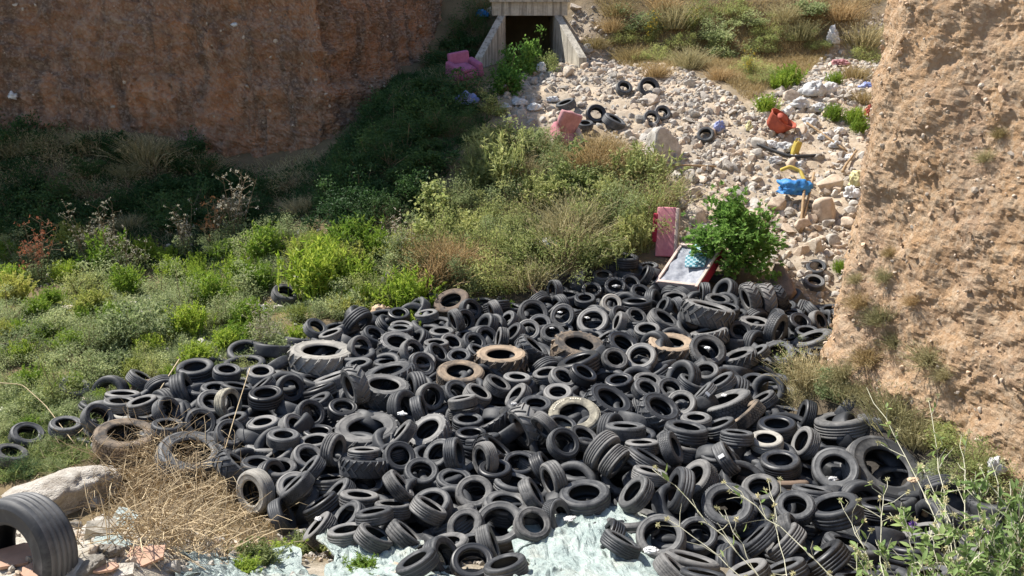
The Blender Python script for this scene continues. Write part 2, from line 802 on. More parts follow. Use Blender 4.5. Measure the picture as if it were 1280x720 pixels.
m, nt, b = new_mat('soil')
a = N(nt, 'ShaderNodeAttribute', attribute_name='soil')
sep = nt.nodes.new('ShaderNodeSeparateColor')
nt.links.new(a.outputs['Color'], sep.inputs[0])
co = coords(nt)
f1 = noise(nt, co, 1.3, 8, 0.65)
f2 = noise(nt, co, 9.0, 6, 0.7)
f3 = voro(nt, co, 16.0, out='Color')
earth = mixc(nt, f2, (0.10, 0.075, 0.045), (0.21, 0.155, 0.095))
straw = stops2(nt, f1, (0.26, 0.19, 0.10), (0.12, 0.10, 0.05))
earth = mixc(nt, 0.5, earth, straw)
g1 = stops2(nt, f1, (0.36, 0.27, 0.18), (0.46, 0.37, 0.265), 0.3, 0.7)
bwg = nt.nodes.new('ShaderNodeRGBToBW')
nt.links.new(f3, bwg.inputs[0])
g2 = mixc(nt, bwg.outputs[0], (0.28, 0.225, 0.16), (0.56, 0.48, 0.38))
gravc = mixc(nt, 0.45, g1, g2)
gravc = mixc(nt, stops2(nt, noise(nt, co, 0.8, 5, .6), (0, 0, 0), (.75, .75, .75), .45, .62), gravc, (0.30, 0.26, 0.21))
c = mixc(nt, sep.outputs[0], earth, gravc)
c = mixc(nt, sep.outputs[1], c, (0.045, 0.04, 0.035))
rub = stops2(nt, f2, (0.30, 0.27, 0.22), (0.55, 0.50, 0.42))
c = mixc(nt, sep.outputs[2], c, rub)
nt.links.new(c, b.inputs['Base Color'])
b.inputs['Roughness'].default_value = 0.95
b.inputs['Specular IOR Level'].default_value = 0.15
bump(nt, b, f2, 0.8, 0.05)
me.materials.append(m)
ground = ob('ground', me)
tag(ground, 'stony earth floor and slopes of the ravine', None, None, 'structure')


# ------------------------------------------------------------------ earth cliffs
def resample(path, step):
    path = np.asarray(path, float)
    seg = np.linalg.norm(np.diff(path[:, :2], axis=0), axis=1)
    s = np.concatenate([[0], np.cumsum(seg)])
    n = int(s[-1] / step) + 1
    q = np.linspace(0, s[-1], n)
    return np.stack([np.interp(q, s, path[:, k]) for k in range(path.shape[1])], 1), q


def smooth(a, n):
    k = np.ones(n) / n
    p = np.pad(a, ((n // 2, n // 2), (0, 0)), mode='edge')
    return np.stack([np.convolve(p[:, i], k, 'valid')[:len(a)] for i in range(a.shape[1])], 1)


def cliff(name, path, step, hstep, disp, seed, cap, mat, sm=9, extra=None, flatshade=False, rough=1.0, run_amp=0.13):
    """path rows: x, y, bottom z, top z, setback of the top.  Walking the path the open side is on the right-hand side."""
    pts, s = resample(path, step)
    pts = smooth(pts, sm)
    t = np.gradient(pts[:, :2], axis=0)
    t /= np.linalg.norm(t, axis=1)[:, None] + 1e-9
    nrm = np.stack([t[:, 1], -t[:, 0]], 1)          # outwards
    nrm = smooth(nrm, 15)
    hmax = float((pts[:, 3] - pts[:, 2]).max())
    m_ = int(hmax / hstep) + 1
    k = np.linspace(0, 1, m_)
    capk = np.array([0.02, 0.06, 0.13, 0.25, 0.5, 1.0])
    V = np.zeros((m_ + len(capk), len(pts), 3))
    for j in range(m_):
        z = pts[:, 2] + (pts[:, 3] - pts[:, 2]) * k[j]
        off = pts[:, 4] * (k[j] ** 1.15)
        V[j, :, 0] = pts[:, 0] - nrm[:, 0] * off
        V[j, :, 1] = pts[:, 1] - nrm[:, 1] * off
        V[j, :, 2] = z
    tilt = np.array([0.4, 0.6, 1.0])
    q = V[:m_] + 0.0
    # coarse gullies, layers, clods
    gul = 0.34 * fbm(q * np.array([0.55, 0.55, 0.22]), seed, 4)
    lay = 0.16 * fbm(q * np.array([0.25, 0.25, 1.3]), seed + 5, 3)
    ridg = 0.10 * (0.5 - np.abs(fbm(q * np.array([1.7, 1.7, 1.1]), seed + 9, 4)))
    clod = rough * (0.075 * fbm(q * 4.5, seed + 11, 4, .62) + 0.05 * np.abs(fbm(q * 9, seed + 15, 3, .7)) + 0.022 * vnoise(q * 26, seed + 16))
    run = 1 - 2 * np.abs(fbm(q * np.array([1.5, 1.5, .16]) + .35 * fbm(q * .8, seed + 31, 2)[..., None], seed + 33, 3))
    clod = clod + run_amp * run
    d = disp * (gul + lay + ridg * 1.8 + clod)
    if extra is not None:
        d = d + extra(q)
    V[:m_, :, 0] += nrm[None, :, 0] * d
    V[:m_, :, 1] += nrm[None, :, 1] * d
    V[:m_, :, 2] += 0.25 * d
    for i, c_ in enumerate(capk):
        V[m_ + i] = V[m_ - 1]
        V[m_ + i, :, 0] -= nrm[:, 0] * cap * c_
        V[m_ + i, :, 1] -= nrm[:, 1] * cap * c_
        V[m_ + i, :, 2] += 0.10 * cap * c_ + 0.15 * fbm(V[m_ + i] * 0.9, seed + 21, 3)
    R, C = V.shape[:2]
    ix = np.arange(R * C).reshape(R, C)
    qd = np.stack([ix[:-1, :-1], ix[1:, :-1], ix[1:, 1:], ix[:-1, 1:]], -1).reshape(-1, 4)[:, ::-1]
    me = mesh_of(name, V.reshape(-1, 3), qd, not flatshade, [mat])
    o = ob(name, me)
    return o, V[:m_], nrm


def mat_earth(name, a1, a2, a3, pebble, scale=1.0, streak=None):
    m, nt, b = new_mat(name)
    co = coords(nt)
    f1 = noise(nt, co, 0.55 * scale, 6, 0.6, 0.6)
    f2 = noise(nt, co, 2.6 * scale, 7, 0.7)
    f3 = noise(nt, co, 22.0, 5, 0.7)
    c = stops2(nt, f1, a1, a2, 0.38, 0.62)
    lay = noise(nt, coords(nt, 1, 'Object', (0.3, 0.3, 2.2)), 1.2, 4, 0.6)
    c = mixc(nt, stops2(nt, lay, (0, 0, 0), (0.8, 0.8, 0.8), 0.45, 0.7), c, a3)
    c = mixc(nt, stops2(nt, f2, (0, 0, 0), (0.55, 0.55, 0.55), 0.5, 0.72), c, pebble)
    fd = noise(nt, co, 14.0, 9, 0.8)
    c = mixc(nt, stops2(nt, fd, (.35, .35, .35), (0, 0, 0), .34, .48), c, tuple(x * .6 for x in a3))
    if streak:
        sk = noise(nt, coords(nt, 1, 'Object', (1.3, 1.3, 0.22)), 1.1, 6, 0.65, 0.5)
        c = mixc(nt, stops2(nt, sk, (0, 0, 0), (.85, .85, .85), .47, .60), c, streak)
    c = mixc(nt, stops2(nt, fd, (0, 0, 0), (.6, .6, .6), .54, .68), c, pebble)
    v1 = voro(nt, co, 17.0, out='Color')
    bw = nt.nodes.new('ShaderNodeRGBToBW')
    nt.links.new(v1, bw.inputs[0])
    c = mixc(nt, stops2(nt, bw.outputs[0], (0, 0, 0), (.45, .45, .45), .45, .8), c, pebble)
    nt.links.new(c, b.inputs['Base Color'])
    b.inputs['Roughness'].default_value = 0.95
    b.inputs['Specular IOR Level'].default_value = 0.1
    f4 = noise(nt, co, 9.0, 10, 0.78, 0.3)
    n1 = bump(nt, b, f4, 1.0, 0.10)
    bump(nt, b, f3, 0.8, 0.03, n1)
    return m


M_earth_l = mat_earth('red_brown_earth', (0.52, 0.255, 0.13), (0.36, 0.195, 0.115), (0.25, 0.165, 0.115), (0.50, 0.39, 0.29), 1.0, (0.17, 0.12, 0.09))  # strong tone contrast stands in for relief shading lost in flat skylight
M_earth_r = mat_earth('sandy_gravel_earth', (0.57, 0.385, 0.235), (0.53, 0.33, 0.18), (0.46, 0.31, 0.195), (0.66, 0.535, 0.39), 1.4, (0.44, 0.30, 0.20))

pathL = [(-40, 22.0, -1, 15.0, 1.8), (-22, 24.4, -0.5, 15.2, 1.8), (-15, 25.3, -0.3, 15.6, 1.7), (-13, 25.5, -0.2, 17.4, 1.7), (-9.8, 25.7, 0, 16.6, 1.5), (-7.5, 25.6, 0.0, 13.6, 1.4), (-6.3, 25.4, 0.1, 12.0, 1.4), (-5.3, 25.1, 0.2, 10.4, 1.2),  # unseen top heights are shaped to cast shade over weeds and gully
         (-4.75, 25.9, 0.8, 9.4, 1.1), (-3.9, 28.6, 1.5, 7.5, 0.9), (-2.9, 31.6, 2.4, 7.3, 0.8), (-2.0, 33.6, 3, 7.4, 0.6), (-1.7, 38, 4, 9, 0.6)]
cl, VL, NL = cliff('cliff_left', pathL, 0.08, 0.08, 1.7, 51, 30.0, M_earth_l, 9, None, True, 1.1)
tag(cl, 'tall shaded red-brown earth cliff closing off the weedy end of the ravine', None, None, 'structure')
pathR = [(22, 30, 0, 13, 1.5), (12.5, 21, -0.5, 11, 1.3), (9.0, 17.4, -0.8, 10, 1.0), (6.6, 14.7, -0.8, 9, 0.9), (4.98, 12.75, -0.8, 8.6, 0.6), (4.70, 12.0, -0.8, 8.5, 0.75),
         (5.05, 10.6, -0.8, 8.5, 1.9), (5.75, 9.2, -0.6, 8.6, 2.1), (6.8, 7.4, -0.3, 8.8, 2.1), (8.0, 5, 0.5, 9, 2.0), (9.6, 0, 2.0, 9.5, 2.0), (11, -12, 2.5, 10, 2)]
cr, VR, NR = cliff('cliff_right', pathR, 0.034, 0.034, 0.62, 77, 40.0, M_earth_r, 9, lambda q: .20 * fbm(q * np.array([1.0, 1.0, .75]), 811, 3) + .09 * np.abs(fbm(q * 2.3, 813, 3)), True, 0.85, 0.06)
tag(cr, 'sunlit sandy cliff of gravelly earth studded with pebbles', None, None, 'structure')

# ------------------------------------------------------------------ stones
M_lime = mat_plain('pale_limestone', (0.56, 0.49, 0.40), (0.36, 0.29, 0.22), 0.9, 3.0, 0.6, 0.03)
M_grey = mat_plain('grey_limestone', (0.50, 0.47, 0.42), (0.30, 0.27, 0.23), 0.9, 4.0, 0.6, 0.03)
M_pink = mat_plain('pinkish_stone', (0.54, 0.44, 0.34), (0.38, 0.295, 0.215), 0.9, 2.5, 0.5, 0.03)
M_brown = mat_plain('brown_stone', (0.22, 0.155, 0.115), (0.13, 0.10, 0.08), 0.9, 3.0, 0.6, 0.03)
M_white = mat_plain('white_rubble_rock', (0.62, 0.58, 0.51), (0.40, 0.35, 0.29), 0.95, 5.0, 1.0, 0.06)


def ico(sub):
    import bmesh
    bm = bmesh.new()
    bmesh.ops.create_icosphere(bm, subdivisions=sub, radius=1.0)
    v = np.array([p.co[:] for p in bm.verts])
    f = np.array([[p.index for p in q.verts] for q in bm.faces])
    bm.free()
    return v, f


def rock_shape(sub, seed, cuts=9, rough=0.08):
    r = np.random.default_rng(seed)
    v, f = ico(sub)
    for k in range(cuts):
        n = r.normal(size=3)
        n /= np.linalg.norm(n)
        d = r.uniform(0.38, 0.8)
        h = v @ n - d
        v = v - np.where(h > 0, h * 0.92, 0)[:, None] * n
    v *= r.uniform(0.75, 1.2, 3)
    if sub >= 3:
        v = v * (1 + rough * fbm(v * 2.3 + seed, seed, 4)[:, None] + 0.25 * rough * fbm(v * 9 + seed, seed + 3, 2)[:, None])
    return v, f


def stone_field(name, pts, sizes, mat_list, seed, sink=0.25, shapes=12, sub=1):
    r = np.random.default_rng(seed)
    base = [rock_shape(sub + k % 2, seed * 100 + k, 9) for k in range(shapes)]
    vs, fs, mi, n = [], [], [], 0
    for p, s in zip(pts, sizes):
        v, f = base[r.integers(shapes)]
        q = r.normal(size=4)
        q /= np.linalg.norm(q)
        w, x, y, z = q
        R = np.array([[1 - 2 * (y * y + z * z), 2 * (x * y - z * w), 2 * (x * z + y * w)], [2 * (x * y + z * w), 1 - 2 * (x * x + z * z), 2 * (y * z - x * w)],
                      [2 * (x * z - y * w), 2 * (y * z + x * w), 1 - 2 * (x * x + y * y)]])
        u = (v * r.uniform(0.6, 1.1, 3) * s / 2) @ R.T
        vs.append(u + p)
        fs.append(f + n)
        mi.append(np.full(len(f), r.integers(len(mat_list))))
        n += len(v)
    me = mesh_of(name, np.concatenate(vs), np.concatenate(fs), False, mat_list, np.concatenate(mi))
    return ob(name, me)


M_tanst = mat_plain('tan_stone', (0.56, 0.41, 0.28), (0.38, 0.26, 0.17), 0.9, 5.0, 0.6, 0.03)
M_dusty = mat_plain('dusty_stone', (0.40, 0.36, 0.31), (0.25, 0.22, 0.19), 0.9, 4.0, 0.6, 0.03)
# loose gravel and cobbles over the scree: nobody could count them
r = np.random.default_rng(5)
gxy = np.array(GRAVEL)
lo, hi_ = gxy.min(0), gxy.max(0)
pts, sizes = [], []
cand = r.uniform(lo, hi_, (44000, 2))
ok = inside(GRAVEL, cand[:, 0], cand[:, 1])
cand = cand[ok]
dens = 0.55 + 0.6 * fbm(np.stack([cand[:, 0], cand[:, 1], 0 * cand[:, 0]], -1) * 0.6, 91, 3)
keep = r.uniform(0, 1, len(cand)) < dens * (0.6 + 0.4 * sstep(-2, 4, cand[:, 0]))
cand = cand[keep][:14000]
sz = 0.05 + 0.30 * r.uniform(0, 1, len(cand)) ** 4 + 0.03 * r.uniform(0, 1, len(cand))
zz = H(cand[:, 0], cand[:, 1])
gs = stone_field('gravel', np.c_[cand, zz + sz * 0.06], sz, [M_lime, M_grey, M_dusty, M_grey, M_dusty, M_pink], 21)
tag(gs, 'pale broken limestone gravel and cobbles covering the sunlit slope', None, None, 'stuff')

# pebbles bedded in the two cliffs
def bedded(name, V, nrm, n, lohi, mats, seed, urange, label):
    r = np.random.default_rng(seed)
    R, C = V.shape[:2]
    i = r.integers(1, R - 1, n)
    j = r.integers(int(C * urange[0]), int(C * urange[1]), n)
    p = V[i, j] + r.normal(0, 0.03, (n, 3))
    s = lohi[0] + (lohi[1] - lohi[0]) * r.uniform(0, 1, n) ** 4
    p[:, :2] -= nrm[j] * (s * .22)[:, None]
    o = stone_field(name, p, s, mats, seed)
    tag(o, label, None, None, 'stuff')


bedded('cliff_gravel', VR, NR, 24000, (0.016, 0.11), [M_pink, M_lime, M_earth_r, M_tanst, M_tanst], 41, (0.30, 0.75), 'pebbles bedded in the sunlit sandy cliff')
bedded('cliff_pebbles', VL, NL, 3200, (0.03, 0.20), [M_lime, M_brown, M_pink, M_earth_l], 43, (0.3, 0.95), 'pale pebbles bedded in the shaded red-brown cliff')

# rubble crumbs on the near bank and along the toe of the heap
c2 = r.uniform((-6.5, 5.6), (-0.2, 8.6), (3800, 2))
zz = H(c2[:, 0], c2[:, 1])
keep = fbm(np.stack([c2[:, 0], c2[:, 1], 0 * zz], -1) * 1.2, 95, 3) > -0.18
c2, zz = c2[keep], zz[keep]
sz = 0.02 + 0.11 * r.uniform(0, 1, len(c2)) ** 4
gs = stone_field('rubble', np.c_[c2, zz + sz * 0.2], sz, [M_white, M_grey, M_lime, M_pink], 23)
tag(gs, 'crushed concrete and stone chips strewn over the near bank', None, None, 'stuff')

# bare stones between the weeds
WEED_PX = [(0, 300), (200, 300), (480, 300), (560, 330), (560, 370), (440, 400), (360, 420), (300, 455), (130, 500), (0, 560)]
WEED = zone(WEED_PX)
wl, wh = np.array(WEED).min(0), np.array(WEED).max(0)
c3 = r.uniform(wl, wh, (1500, 2))
c3 = c3[inside(WEED, c3[:, 0], c3[:, 1])]
c3 = c3[fbm(np.stack([c3[:, 0], c3[:, 1], 0 * c3[:, 0]], -1) * 0.9, 97, 3) > 0.05]
zz = H(c3[:, 0], c3[:, 1])
sz = 0.06 + 0.22 * r.uniform(0, 1, len(c3)) ** 3
gs = stone_field('weedy_rubble', np.c_[c3, zz + sz * 0.15], sz, [M_white, M_grey, M_lime], 25)
tag(gs, 'grey and pale stones scattered over the floor between the weeds', None, None, 'stuff')

# ------------------------------------------------------------------ individual rocks
ROCKSHAPES = [mesh_of('rock_shape', *rock_shape(4, 300 + k, 11, 0.10), True) for k in range(9)]
ROCK_THINGS = []


def rock(u, v, wpx, mat, sx=1.0, sy=1.0, sz=0.8, name='boulder', label=None, group='rocks on the gravel slope', rz=None, up=0.18, tilt=0.2, shape=None):
    p = hit(u, v)
    d = (p - CAM) @ FWD
    s = wpx * d / FPX / 2
    o = ob(name, ROCKSHAPES[shape if shape is not None else random.randrange(9)], None, (p[0], p[1], p[2] + s * up), mat)
    o.scale = (s * sx, s * sy, s * sz)
    o.rotation_euler = (random.uniform(-tilt, tilt), random.uniform(-tilt, tilt), rz if rz is not None else random.uniform(0, 6.28))
    tag(o, label, 'rock', group)
    ROCK_THINGS.append(o)
    return o


rock(832, 197, 70, M_grey, 1.05, .9, 1.0, label='largest grey boulder on the slope, under the two leaning tyres', shape=0, rz=.4)
rock(1032, 272, 56, M_pink, 1, .9, .95, label='big pale pink boulder right below the yellow and white bags', shape=1, rz=1.2)
rock(1034, 236, 42, M_pink, 1, .9, .8, label='pale boulder sitting on top of the big pink boulder', shape=2)
rock(972, 262, 38, M_pink, 1, 1, .9, label='rounded pink boulder under the blue plastic bag', shape=3)
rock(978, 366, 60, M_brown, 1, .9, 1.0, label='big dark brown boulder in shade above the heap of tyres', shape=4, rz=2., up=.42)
rock(1003, 284, 28, M_pink, label='small pink boulder beside the leaning wooden stick', shape=5)
rock(872, 275, 40, M_lime, 1, .8, .9, label='whitish boulder behind the young leafy tree', shape=6)
rock(862, 300, 26, M_white, 1, 1, 1.1, label='white block between the red mattress and the leafy tree', shape=7)
rock(1058, 283, 26, M_pink, label='squat pink rock wedged between big boulder and gravel cliff', shape=8)
rock(985, 290, 24, M_pink, label='knobbly pink rock below the blue plastic bag', shape=2)
rock(1003, 226, 26, M_grey, label='grey rock above the yellow hose', shape=3)
rock(812, 128, 26, M_lime, label='whitish rock between the two pairs of far tyres', shape=5)
rock(800, 152, 24, M_white, label='white rock below the far leaning tyre', shape=6)
rock(786, 172, 22, M_grey, label='grey rock at the upper edge of the bushes', shape=1)
rock(905, 128, 20, M_pink, label='yellowish rock alone on the bare sandy slope', shape=4)
rock(915, 132, 16, M_lime, label='small cream rock beside the yellowish rock', shape=0)
rock(1022, 200, 22, M_white, label='white rock at the end of the black pipe', shape=3)
rock(1043, 130, 16, M_lime, label='cream rock beside the pale debris spill', shape=8)
rock(1000, 165, 22, M_pink, label='round brownish rock beside the yellow can', shape=7)
rock(1064, 45, 26, M_lime, 1.4, .7, .5, label='flat cream rock high by the white sack', shape=2)
rock(1010, 110, 22, M_lime, label='cream rock under the uppermost green tuft', shape=1)
rock(700, 255 + 62, 20, M_white, label='pale rock in the bushes beside the white cloth', shape=5)
rock(650, 145, 22, M_grey, label='grey rock among white rubble below the culvert', shape=6)
rock(690, 145, 20, M_lime, label='cream rock above the pink upholstered chair', shape=7)
rock(1050, 330, 30, M_lime, 1, .8, .8, label='pale rock next to the two stacked tyres by the cliff', shape=3)
rock(965, 318, 26, M_grey, label='shaded grey rock beside the leafy tree', shape=4)
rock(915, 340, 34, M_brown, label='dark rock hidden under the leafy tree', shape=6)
rock(765, 118, 20, M_lime, label='cream rock left of the far standing tyre', shape=0)
rock(735, 65, 22, M_grey, label='grey rock beside the culvert wing wall', shape=8)
rock(720, 12, 20, M_lime, label='cream rock above the culvert wing wall', shape=2)
rock(612, 18, 24, M_pink, label='pink rock at the top of the culvert mouth', shape=1)
rock(255, 380, 30, M_white, 1, .8, .4, group='rocks among the weeds', label='flat white rock deep among the weeds', shape=5)
rock(88, 388, 26, M_lime, 1.2, .7, .4, group='rocks among the weeds', label='flat pale rock at the shady side of the weeds', shape=3)
rock(50, 412, 18, M_white, 1.2, .8, .5, group='rocks among the weeds', label='small white rock at the edge of the weeds', shape=7)
rock(200, 490, 74, M_brown, 1.2, .5, .4, name='earth_clod', group='rocks among the weeds', label='long brown clod of earth beside the heap of tyres', shape=6, rz=.3)
ROCKSHAPES.append(mesh_of('rock_shape', *(lambda vf: (vf[0] * (1 + .16 * fbm(vf[0] * 1.9, 905, 5) + .07 * fbm(vf[0] * 9, 907, 3))[:, None], vf[1]))(rock_shape(5, 309, 6, 0.12)), True))
rock(62, 628, 128, M_white, 1.1, .85, .62, name='boulder', group='rocks on the near bank', label='large white rock behind the big lorry tyre', shape=9, rz=.5, up=.05)
for u_, v_, w_, l_ in [(150, 655, 40, 'white rubble lump at the end of the large white rock'), (118, 632, 36, 'white rubble lump between large white rock and dead brush'), (135, 690, 34, 'whitish lump by the bluish glass pane'), (95, 662, 30, 'white lump touching the tread of the big lorry tyre'), (215, 715, 36, 'grey-white lump right of the terracotta tile'), (110, 712, 34, 'pale lump in the shadow of the big lorry tyre'), (25, 645, 40, 'white lump above the big lorry tyre')]:
    rock(u_, v_, w_, M_white if w_ != 36 else M_grey, 1.1, .9, .6, group='rocks on the near bank', label=l_, tilt=.5, up=.15, shape=9 if w_ in (40, 34) else None)
rock(120, 668, 70, M_grey, 1.1, .9, .4, group='rocks on the near bank', label='grey lump of concrete beside the big lorry tyre', shape=3)
rock(372, 672, 46, M_grey, 1.1, .8, .5, group='rocks on the near bank', label='grey stone in the weeds below the heap of tyres', shape=4)
rock(392, 688, 40, M_grey, 1.1, .9, .6, group='rocks on the near bank', label='mossy stone with a dark hollow on the near bank', shape=5)
rock(430, 700, 46, M_grey, 1, .9, .6, group='rocks on the near bank', label='whitish stone beside the lowest standing tyre', shape=8)
rock(345, 655, 30, M_lime, 1, .9, .6, group='rocks on the near bank', label='small cream stone by the straw brush', shape=2)
for u_, v_, w_, m_, l_ in [(935, 300, 30, M_grey, 'grey boulder between the leafy tree and the pink boulders'), (948, 282, 24, M_lime, 'cream boulder upper left of the leaning wooden sticks'), (1018, 312, 34, M_lime, 'broad cream boulder below the big pink boulder'), (1040, 306, 26, M_grey, 'grey boulder under the squat pink rock'),
    (1000, 318, 24, M_pink, 'pink rock between the broad cream and dark brown boulders'), (1030, 345, 26, M_grey, 'grey rock touching the gravel cliff by the stacked tyres'), (895, 262, 24, M_lime, 'cream rock peeking over the leafy tree'), (850, 262, 30, M_grey, 'grey rock above the salmon mattress'), (868, 245, 22, M_lime, 'cream rock between largest boulder and leafy tree'),
    (925, 248, 20, M_grey, 'grey rock uphill of the rounded pink boulder'), (945, 226, 18, M_lime, 'cream rock under the bent black pipe'), (1062, 268, 20, M_grey, 'grey rock between white bag and gravel cliff'), (845, 225, 24, M_grey, 'grey rock right under the largest grey boulder'), (775, 100, 20, M_lime, 'cream rock touching the stone-filled tyre')]:
    rock(u_, v_, w_, m_, random.uniform(.9, 1.2), random.uniform(.8, 1), random.uniform(.65, .95), label=l_, tilt=.4, up=.3)
# smaller loose rocks, scattered
rr = np.random.default_rng(77)
LOOSE = []
tries = 0
while len(LOOSE) < 150 and tries < 5000:
    tries += 1
    u, v = rr.uniform(620, 1090), rr.uniform(70, 345)
    p = hit(u, v)
    if not inside(GRAVEL, np.array([p[0]]), np.array([p[1]]))[0] or v < 95 and u > 760:
        continue
    if 940 < u < 1060 and 95 < v < 180 and rr.uniform() < .6:
        continue
    o = rock(u, v, rr.uniform(8, 15) + 14 * rr.uniform() ** 4, [M_lime, M_grey, M_dusty, M_pink, M_white, M_grey][rr.integers(6)], rr.uniform(.8, 1.3), rr.uniform(.7, 1.1), rr.uniform(.5, .9), name='loose_rock', up=.3, tilt=.6)
    LOOSE.append(o)

# ------------------------------------------------------------------ culvert
M_conc, nt, b = new_mat('weathered_concrete')
co = coords(nt)
cs = stops2(nt, noise(nt, co, 1.8, 7, .7), (0.30, 0.27, 0.22), (0.52, 0.48, 0.40))
cs = mixc(nt, stops2(nt, noise(nt, coords(nt, 1, 'Object', (5, 5, .35)), 1.6, 6, .65), (0, 0, 0), (.8, .8, .8), .48, .62), cs, (0.15, 0.135, 0.11))
cs = mixc(nt, stops2(nt, noise(nt, co, 14, 5, .7), (0, 0, 0), (.5, .5, .5), .55, .7), cs, (0.20, 0.18, 0.15))
nt.links.new(cs, b.inputs['Base Color'])
b.inputs['Roughness'].default_value = .92
bump(nt, b, noise(nt, co, 20, 6, .7), .6, .02)
cu = ob('concrete_culvert', None, None, (0.6, 31.2, 3.6))
tag(cu, 'concrete culvert mouth with a dark square opening at the head of the ravine', 'culvert')
mb = MB()
mb.box((0, 0.16, 1.93), (2.55, 0.36, 0.44))
mb.box((0, 0.10, 2.19), (2.7, 0.5, 0.08))
h = ob('headwall', mb.mesh('headwall', False, [M_conc]), cu)
mb = MB()
mb.box((-0.93, 2.0, 0.75), (0.2, 3.6, 1.96))
mb.box((0.93, 2.0, 0.75), (0.2, 3.6, 1.96))
mb.box((0, 2.15, 1.9), (2.06, 3.4, 0.3))
mb.box((0, 3.9, 0.75), (1.7, 0.12, 1.96))
ob('passage', mb.mesh('passage', False, [M_conc]), cu)
M_concd = mat_plain('damp_concrete', (0.33, 0.31, 0.27), (0.20, 0.19, 0.16), 0.9, 1.6, 0.3, 0.01)


def wing(side):
    # a wall leaning out from the opening whose top slopes down to the front
    x0, x1 = 0.83 * side, 1.55 * side
    th = 0.24 * side
    pr = [((x0, 0.0), 1.72), ((x1, -2.1), 0.42)]
    v = []
    for (x, y), zt in pr:
        for dx in (0, th):
            v += [(x + dx, y - 0.02, -0.5), (x + dx, y - 0.02, zt)]
    mb = MB()
    mb.add(v, [(0, 1, 5, 4), (2, 6, 7, 3), (1, 3, 7, 5), (0, 4, 6, 2), (4, 5, 7, 6), (0, 2, 3, 1)])
    return mb.mesh('wing_wall', False, [M_conc])


ob('wing_wall', wing(1), cu)
ob('wing_wall', wing(-1), cu)
# ------------------------------------------------------------------ tyre shapes (outer diameter 1)
SEG = 64


def lathe(profile, seg=SEG, closed=False):
    profile = np.asarray(profile, float)
    n = len(profile)
    w = np.linspace(0, 2 * math.pi, seg, endpoint=False)
    V = np.stack([np.outer(np.cos(w), profile[:, 0]), np.outer(np.sin(w), profile[:, 0]), np.tile(profile[:, 1], (seg, 1))], -1).reshape(-1, 3)
    i = np.arange(seg)[:, None] * n
    j = np.arange(n - 1)[None, :]
    i2 = ((np.arange(seg) + 1) % seg)[:, None] * n
    F = np.stack([i + j, i2 + j, i2 + j + 1, i + j + 1], -1).reshape(-1, 4)
    return V, F


def tread_profile(R, tw, ng, gw, gd):
    z = [-tw]
    r_ = [R - 0.016]
    gc = np.linspace(-tw, tw, ng + 2)[1:-1]
    for g in gc:
        for dz, dr in ((-gw, 0), (-gw * 0.7, gd), (gw * 0.7, gd), (gw, 0)):
            zz = g + dz
            z.append(zz)
            r_.append(R - 0.012 * (zz / tw) ** 2 - dr)
    z.append(tw)
    r_.append(R - 0.016)
    return np.c_[r_, z]


def side_profile(R, tw, hw, rb):
    k = R - 0.016
    return np.array([(k, tw), (k - 0.012, tw + (hw - tw) * 0.55), (k - 0.034, hw * 0.97), (k - 0.050, hw * 0.985), (k - 0.055, hw * 1.01), (k - 0.064, hw * 1.01), (k - 0.068, hw * 0.99),
                     ((k + rb) / 2, hw), (rb + 0.045, hw * 0.94), (rb + 0.036, hw * 0.95), (rb + 0.028, hw * 0.93), (rb + 0.018, hw * 0.88), (rb + 0.004, hw * 0.84), (rb, hw * 0.78)])


def inner_profile(R, tw, hw, rb):
    t = 0.030
    half = [(rb, hw * 0.78), (rb + 0.003, hw * 0.68), (rb + 0.03, hw * 0.74), ((R + rb) / 2, hw - t), (R - 0.07, hw * 0.76), (R - t - 0.016, tw * 0.7), (R - t - 0.01, 0)]
    return np.array(half + [(a, -b_) for a, b_ in half[-2::-1]])


def lugs(R, tw, n, h, wdt, ang):
    """chevron bars of a tractor or loader tyre"""
    vs, fs, c = [], [], 0
    for k in range(n):
        for sgn in (1, -1):
            base = 2 * math.pi * (k + (0.5 if sgn < 0 else 0)) / n
            m_ = 5
            row = []
            for i in range(m_ + 1):
                t = i / m_
                z = sgn * (-0.03 + t * (tw + 0.045))
                th = base + ang * t
                drop = 0.0 if t < 0.8 else 0.03 * (t - 0.8) / 0.2
                for q, rr_ in ((-1.25, R - 0.03), (-0.8, R + h - drop), (0.8, R + h - drop), (1.25, R - 0.03)):
                    t2 = th + q * wdt / 2
                    row.append((rr_ * math.cos(t2), rr_ * math.sin(t2), z))
            vs += row
            for i in range(m_):
                for q in range(3):
                    a_ = c + i * 4 + q
                    f_ = (a_, a_ + 1, a_ + 5, a_ + 4)
                    fs.append(f_ if sgn > 0 else f_[::-1])
            fs.append((c, c + 1, c + 2, c + 3))
            e = c + m_ * 4
            fs.append((e, e + 3, e + 2, e + 1))
            c += len(row)
    return np.array(vs), np.array(fs)


def blocks(R, tw, n, rows, h):
    vs, fs, c = [], [], 0
    zc = np.linspace(-tw, tw, rows + 1)
    for j in range(rows):
        for k in range(n):
            th = 2 * math.pi * (k + 0.5 * (j % 2)) / n
            w = 2 * math.pi / n * 0.76
            z0, z1 = zc[j] + 0.006, zc[j + 1] - 0.006
            sk = 0.12 * w * (1 if j % 2 else -1)
            row = []
            for rr_, e in ((R - 0.03, 1.06), (R, 1.0)):
                for z, s in ((z0, -sk), (z1, sk)):
                    for q in (-1, 1):
                        t2 = th + s + q * w * e / 2
                        row.append((rr_ * math.cos(t2), rr_ * math.sin(t2), z))
            vs += row
            for f_ in ((4, 5, 7, 6), (0, 1, 5, 4), (2, 6, 7, 3), (0, 4, 6, 2), (1, 3, 7, 5)):
                fs.append(tuple(c + i for i in f_))
            c += 8
    return np.array(vs), np.array(fs)


